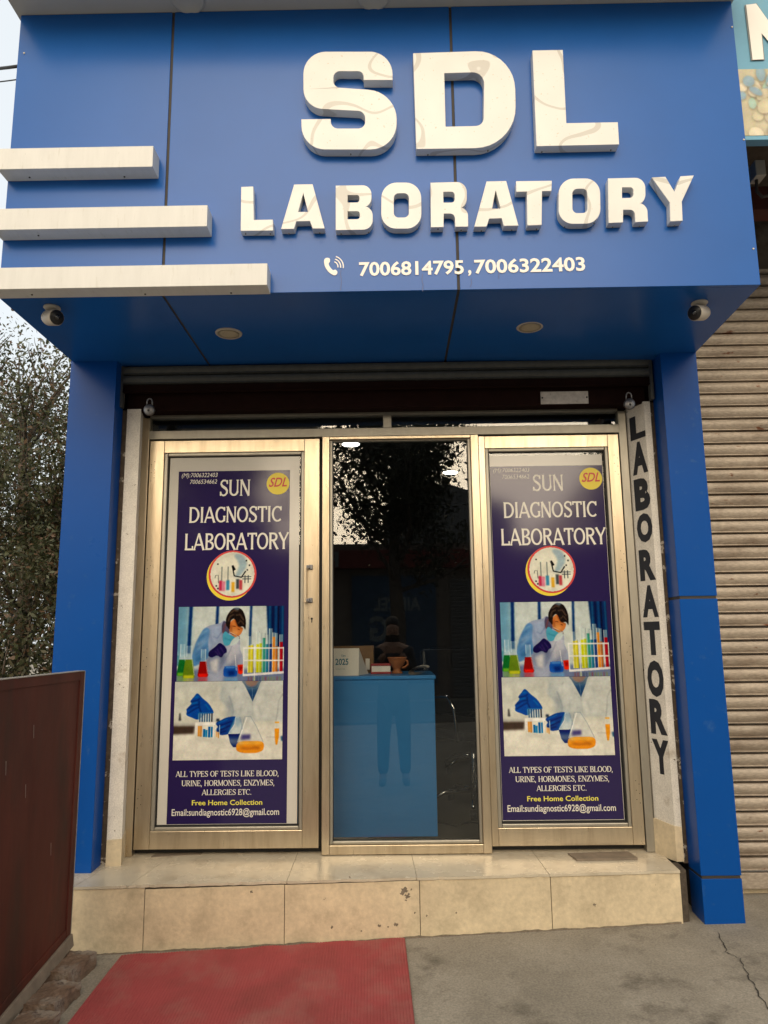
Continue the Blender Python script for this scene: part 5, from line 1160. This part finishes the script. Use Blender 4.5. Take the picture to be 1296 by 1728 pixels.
mb = MB(); mb.add([(-.2, -13.5, 4.0), (3.6, -13.5, 4.0), (3.6, -13.5, 5.2), (1.6, -13.5, 5.9), (-.2, -13.5, 4.9), (-.2, -15, 4.0), (3.6, -15, 4.0), (3.6, -15, 5.2), (1.6, -15, 5.9), (-.2, -15, 4.9)], [(0, 1, 2, 3, 4), (9, 8, 7, 6, 5), (0, 4, 9, 5), (1, 6, 7, 2), (2, 7, 8, 3), (3, 8, 9, 4)]); mb.build('upper_storey', SHOPT, os_)
for x0, x1 in ((-6.5, -3.2), (1.6, 3.2), (4.5, 7.5)): slat_sheet(x0, x1, -12.56, -.2, 3.0, .1, -.03).build('shutter', SHOPT, os_)
mb = MB(); mb.box(-1.1, 1.2, -12.58, -12.5, .2, 3.1); mb.build('notice_board', SHOPB, os_)
def optext(body, x0, x1, z, cap, y=-12.49):
    pts, f = text_quad(body, Vector((x1, y, z)), Vector((-1, 0, 0)), UZ, x1-x0, cap, .03); mb = MB(); mb.add(pts, f); mb.build('lettering', OUTL, os_)
optext('AIRCEL', -.5, .78, 2.15, .34); optext('G', -.62, -.1, 1.35, .62); optext('P', -1.75, -1.45, 3.35, .40, -12.34)

# ================================================================== PHOTOGRAPHER (mirrored in the glass)
gz0 = ground_z(0, -.4)
pers = thing('person', (0, -.36, gz0), 'standing person in dark clothes holding up a phone, mirrored in the glass', 'person')
def skin(name, verts, edges, radii, m, parent, lev=2):
    me = bpy.data.meshes.new(name); me.from_pydata(verts, edges, []); o = bpy.data.objects.new(name, me); COL.objects.link(o)
    sk = o.modifiers.new('skin', 'SKIN'); sk.use_smooth_shade = True
    lay = me.skin_vertices[0] if me.skin_vertices else None
    if lay is None:
        bm = bmesh.new(); bm.from_mesh(me); bm.verts.layers.skin.verify(); bm.to_mesh(me); bm.free(); lay = me.skin_vertices[0]
    for i, r in enumerate(radii): lay.data[i].radius = (r if isinstance(r, tuple) else (r, r))
    lay.data[0].use_root = True
    ss = o.modifiers.new('sub', 'SUBSURF'); ss.levels = lev; ss.render_levels = lev
    me.materials.append(m); o.parent = parent; o.matrix_parent_inverse = Matrix.Translation(-Vector(parent.location)); return o
PY = -.36; z = gz0
bv = [(0, PY, z+.92), (0, PY, z+1.10), (0, PY+.01, z+1.28), (0, PY+.0, z+1.42), (0, PY+.01, z+1.50), (0, PY+.03, z+1.60), (0, PY+.03, z+1.70),
      (.17, PY, z+1.39), (.22, PY+.06, z+1.14), (.09, PY+.26, z+1.36), (-.17, PY, z+1.39), (-.22, PY+.06, z+1.14), (-.09, PY+.26, z+1.36),
      (.09, PY, z+.86), (.11, PY+.01, z+.48), (.12, PY, z+.09), (.13, PY+.12, z+.035), (-.09, PY, z+.86), (-.11, PY+.01, z+.48), (-.12, PY, z+.09), (-.13, PY+.12, z+.035)]
be = [(0,1),(1,2),(2,3),(3,4),(4,5),(5,6),(3,7),(7,8),(8,9),(3,10),(10,11),(11,12),(0,13),(13,14),(14,15),(15,16),(0,17),(17,18),(18,19),(19,20)]
br = [(.15,.10),(.14,.10),(.15,.11),(.12,.09),.055,.085,.06,.06,.046,.034,.06,.046,.034,.085,.06,.042,.036,.085,.06,.042,.036]
skin('body', bv, be, br, SKIN, pers)
jv = [(0, PY, z+.74), (0, PY, z+1.10), (0, PY+.01, z+1.28), (0, PY, z+1.42), (.17, PY, z+1.39), (.22, PY+.06, z+1.14), (.11, PY+.22, z+1.33), (-.17, PY, z+1.39), (-.22, PY+.06, z+1.14), (-.11, PY+.22, z+1.33)]
skin('jacket', jv, [(0,1),(1,2),(2,3),(3,4),(4,5),(5,6),(3,7),(7,8),(8,9)], [(.19,.13),(.17,.12),(.18,.13),(.13,.10),.075,.06,.048,.075,.06,.048], SHIRT, pers)
tv = [(0, PY, z+.90), (.09, PY, z+.84), (.11, PY+.01, z+.48), (.12, PY, z+.09), (-.09, PY, z+.84), (-.11, PY+.01, z+.48), (-.12, PY, z+.09)]
skin('trousers', tv, [(0,1),(1,2),(2,3),(0,4),(4,5),(5,6)], [(.14,.11),.10,.078,.062,.10,.078,.062], TROUS, pers)
skin('hair', [(0, PY+.0, z+1.63), (0, PY+.0, z+1.71), (0, PY+.04, z+1.745)], [(0,1),(1,2)], [.085,.088,.06], HAIR, pers)
for s_ in (-1, 1): skin('shoe', [(s_*.12, PY-.05, z+.04), (s_*.125, PY+.06, z+.045), (s_*.13, PY+.17, z+.03)], [(0,1),(1,2)], [.045,.045,.036], SHOE, pers)
for s_ in (-1, 1):
    hx = s_*.085; hv = [(hx, PY+.27, z+1.375), (hx*.95, PY+.30, z+1.40)]; he = [(0,1)]; hr = [.024, .027]
    for k in range(4):
        zz = z+1.375+.022*k; b = len(hv); hv += [(hx*.97, PY+.315, zz), (hx*.8, PY+.345, zz+.002), (hx*.55, PY+.35, zz+.004)]; he += [(1, b), (b, b+1), (b+1, b+2)]; hr += [.010, .009, .0075]
    b = len(hv); hv += [(hx*.85, PY+.30, z+1.43), (hx*.6, PY+.305, z+1.45)]; he += [(1, b), (b, b+1)]; hr += [.011, .009]
    skin('hand', hv, he, hr, SKIN, pers, 1)
fm = MB(); fz = z+1.60
for s_ in (-1, 1): fm.lathe([(.004, .004), (.011, .0), (.012, -.004)], (s_*.032, PY+.112, fz+.012), 'Y', 10)
fm.tube([(0, PY+.105, fz+.02), (0, PY+.130, fz-.018), (0, PY+.110, fz-.026)], [.008, .013, .008], 8); fm.box(-.024, .024, PY+.100, PY+.114, fz-.052, fz-.045)
fm.build('face_features', SKIN, pers, smooth=True)
phn = thing('mobile_phone', (0, -.03, 1.35), 'dark mobile phone held up by the mirrored person', 'phone')
mb = MB(); mb.box(-.075, .075, -.034, -.026, 1.362, 1.436); mb.build('case', BLACKP, phn, bevel=.003)
mb = MB(); mb.lathe([(.007, -.001), (.007, .003)], (.05, -.0262, 1.415), 'Y', 14); mb.build('lens', LENS, phn)
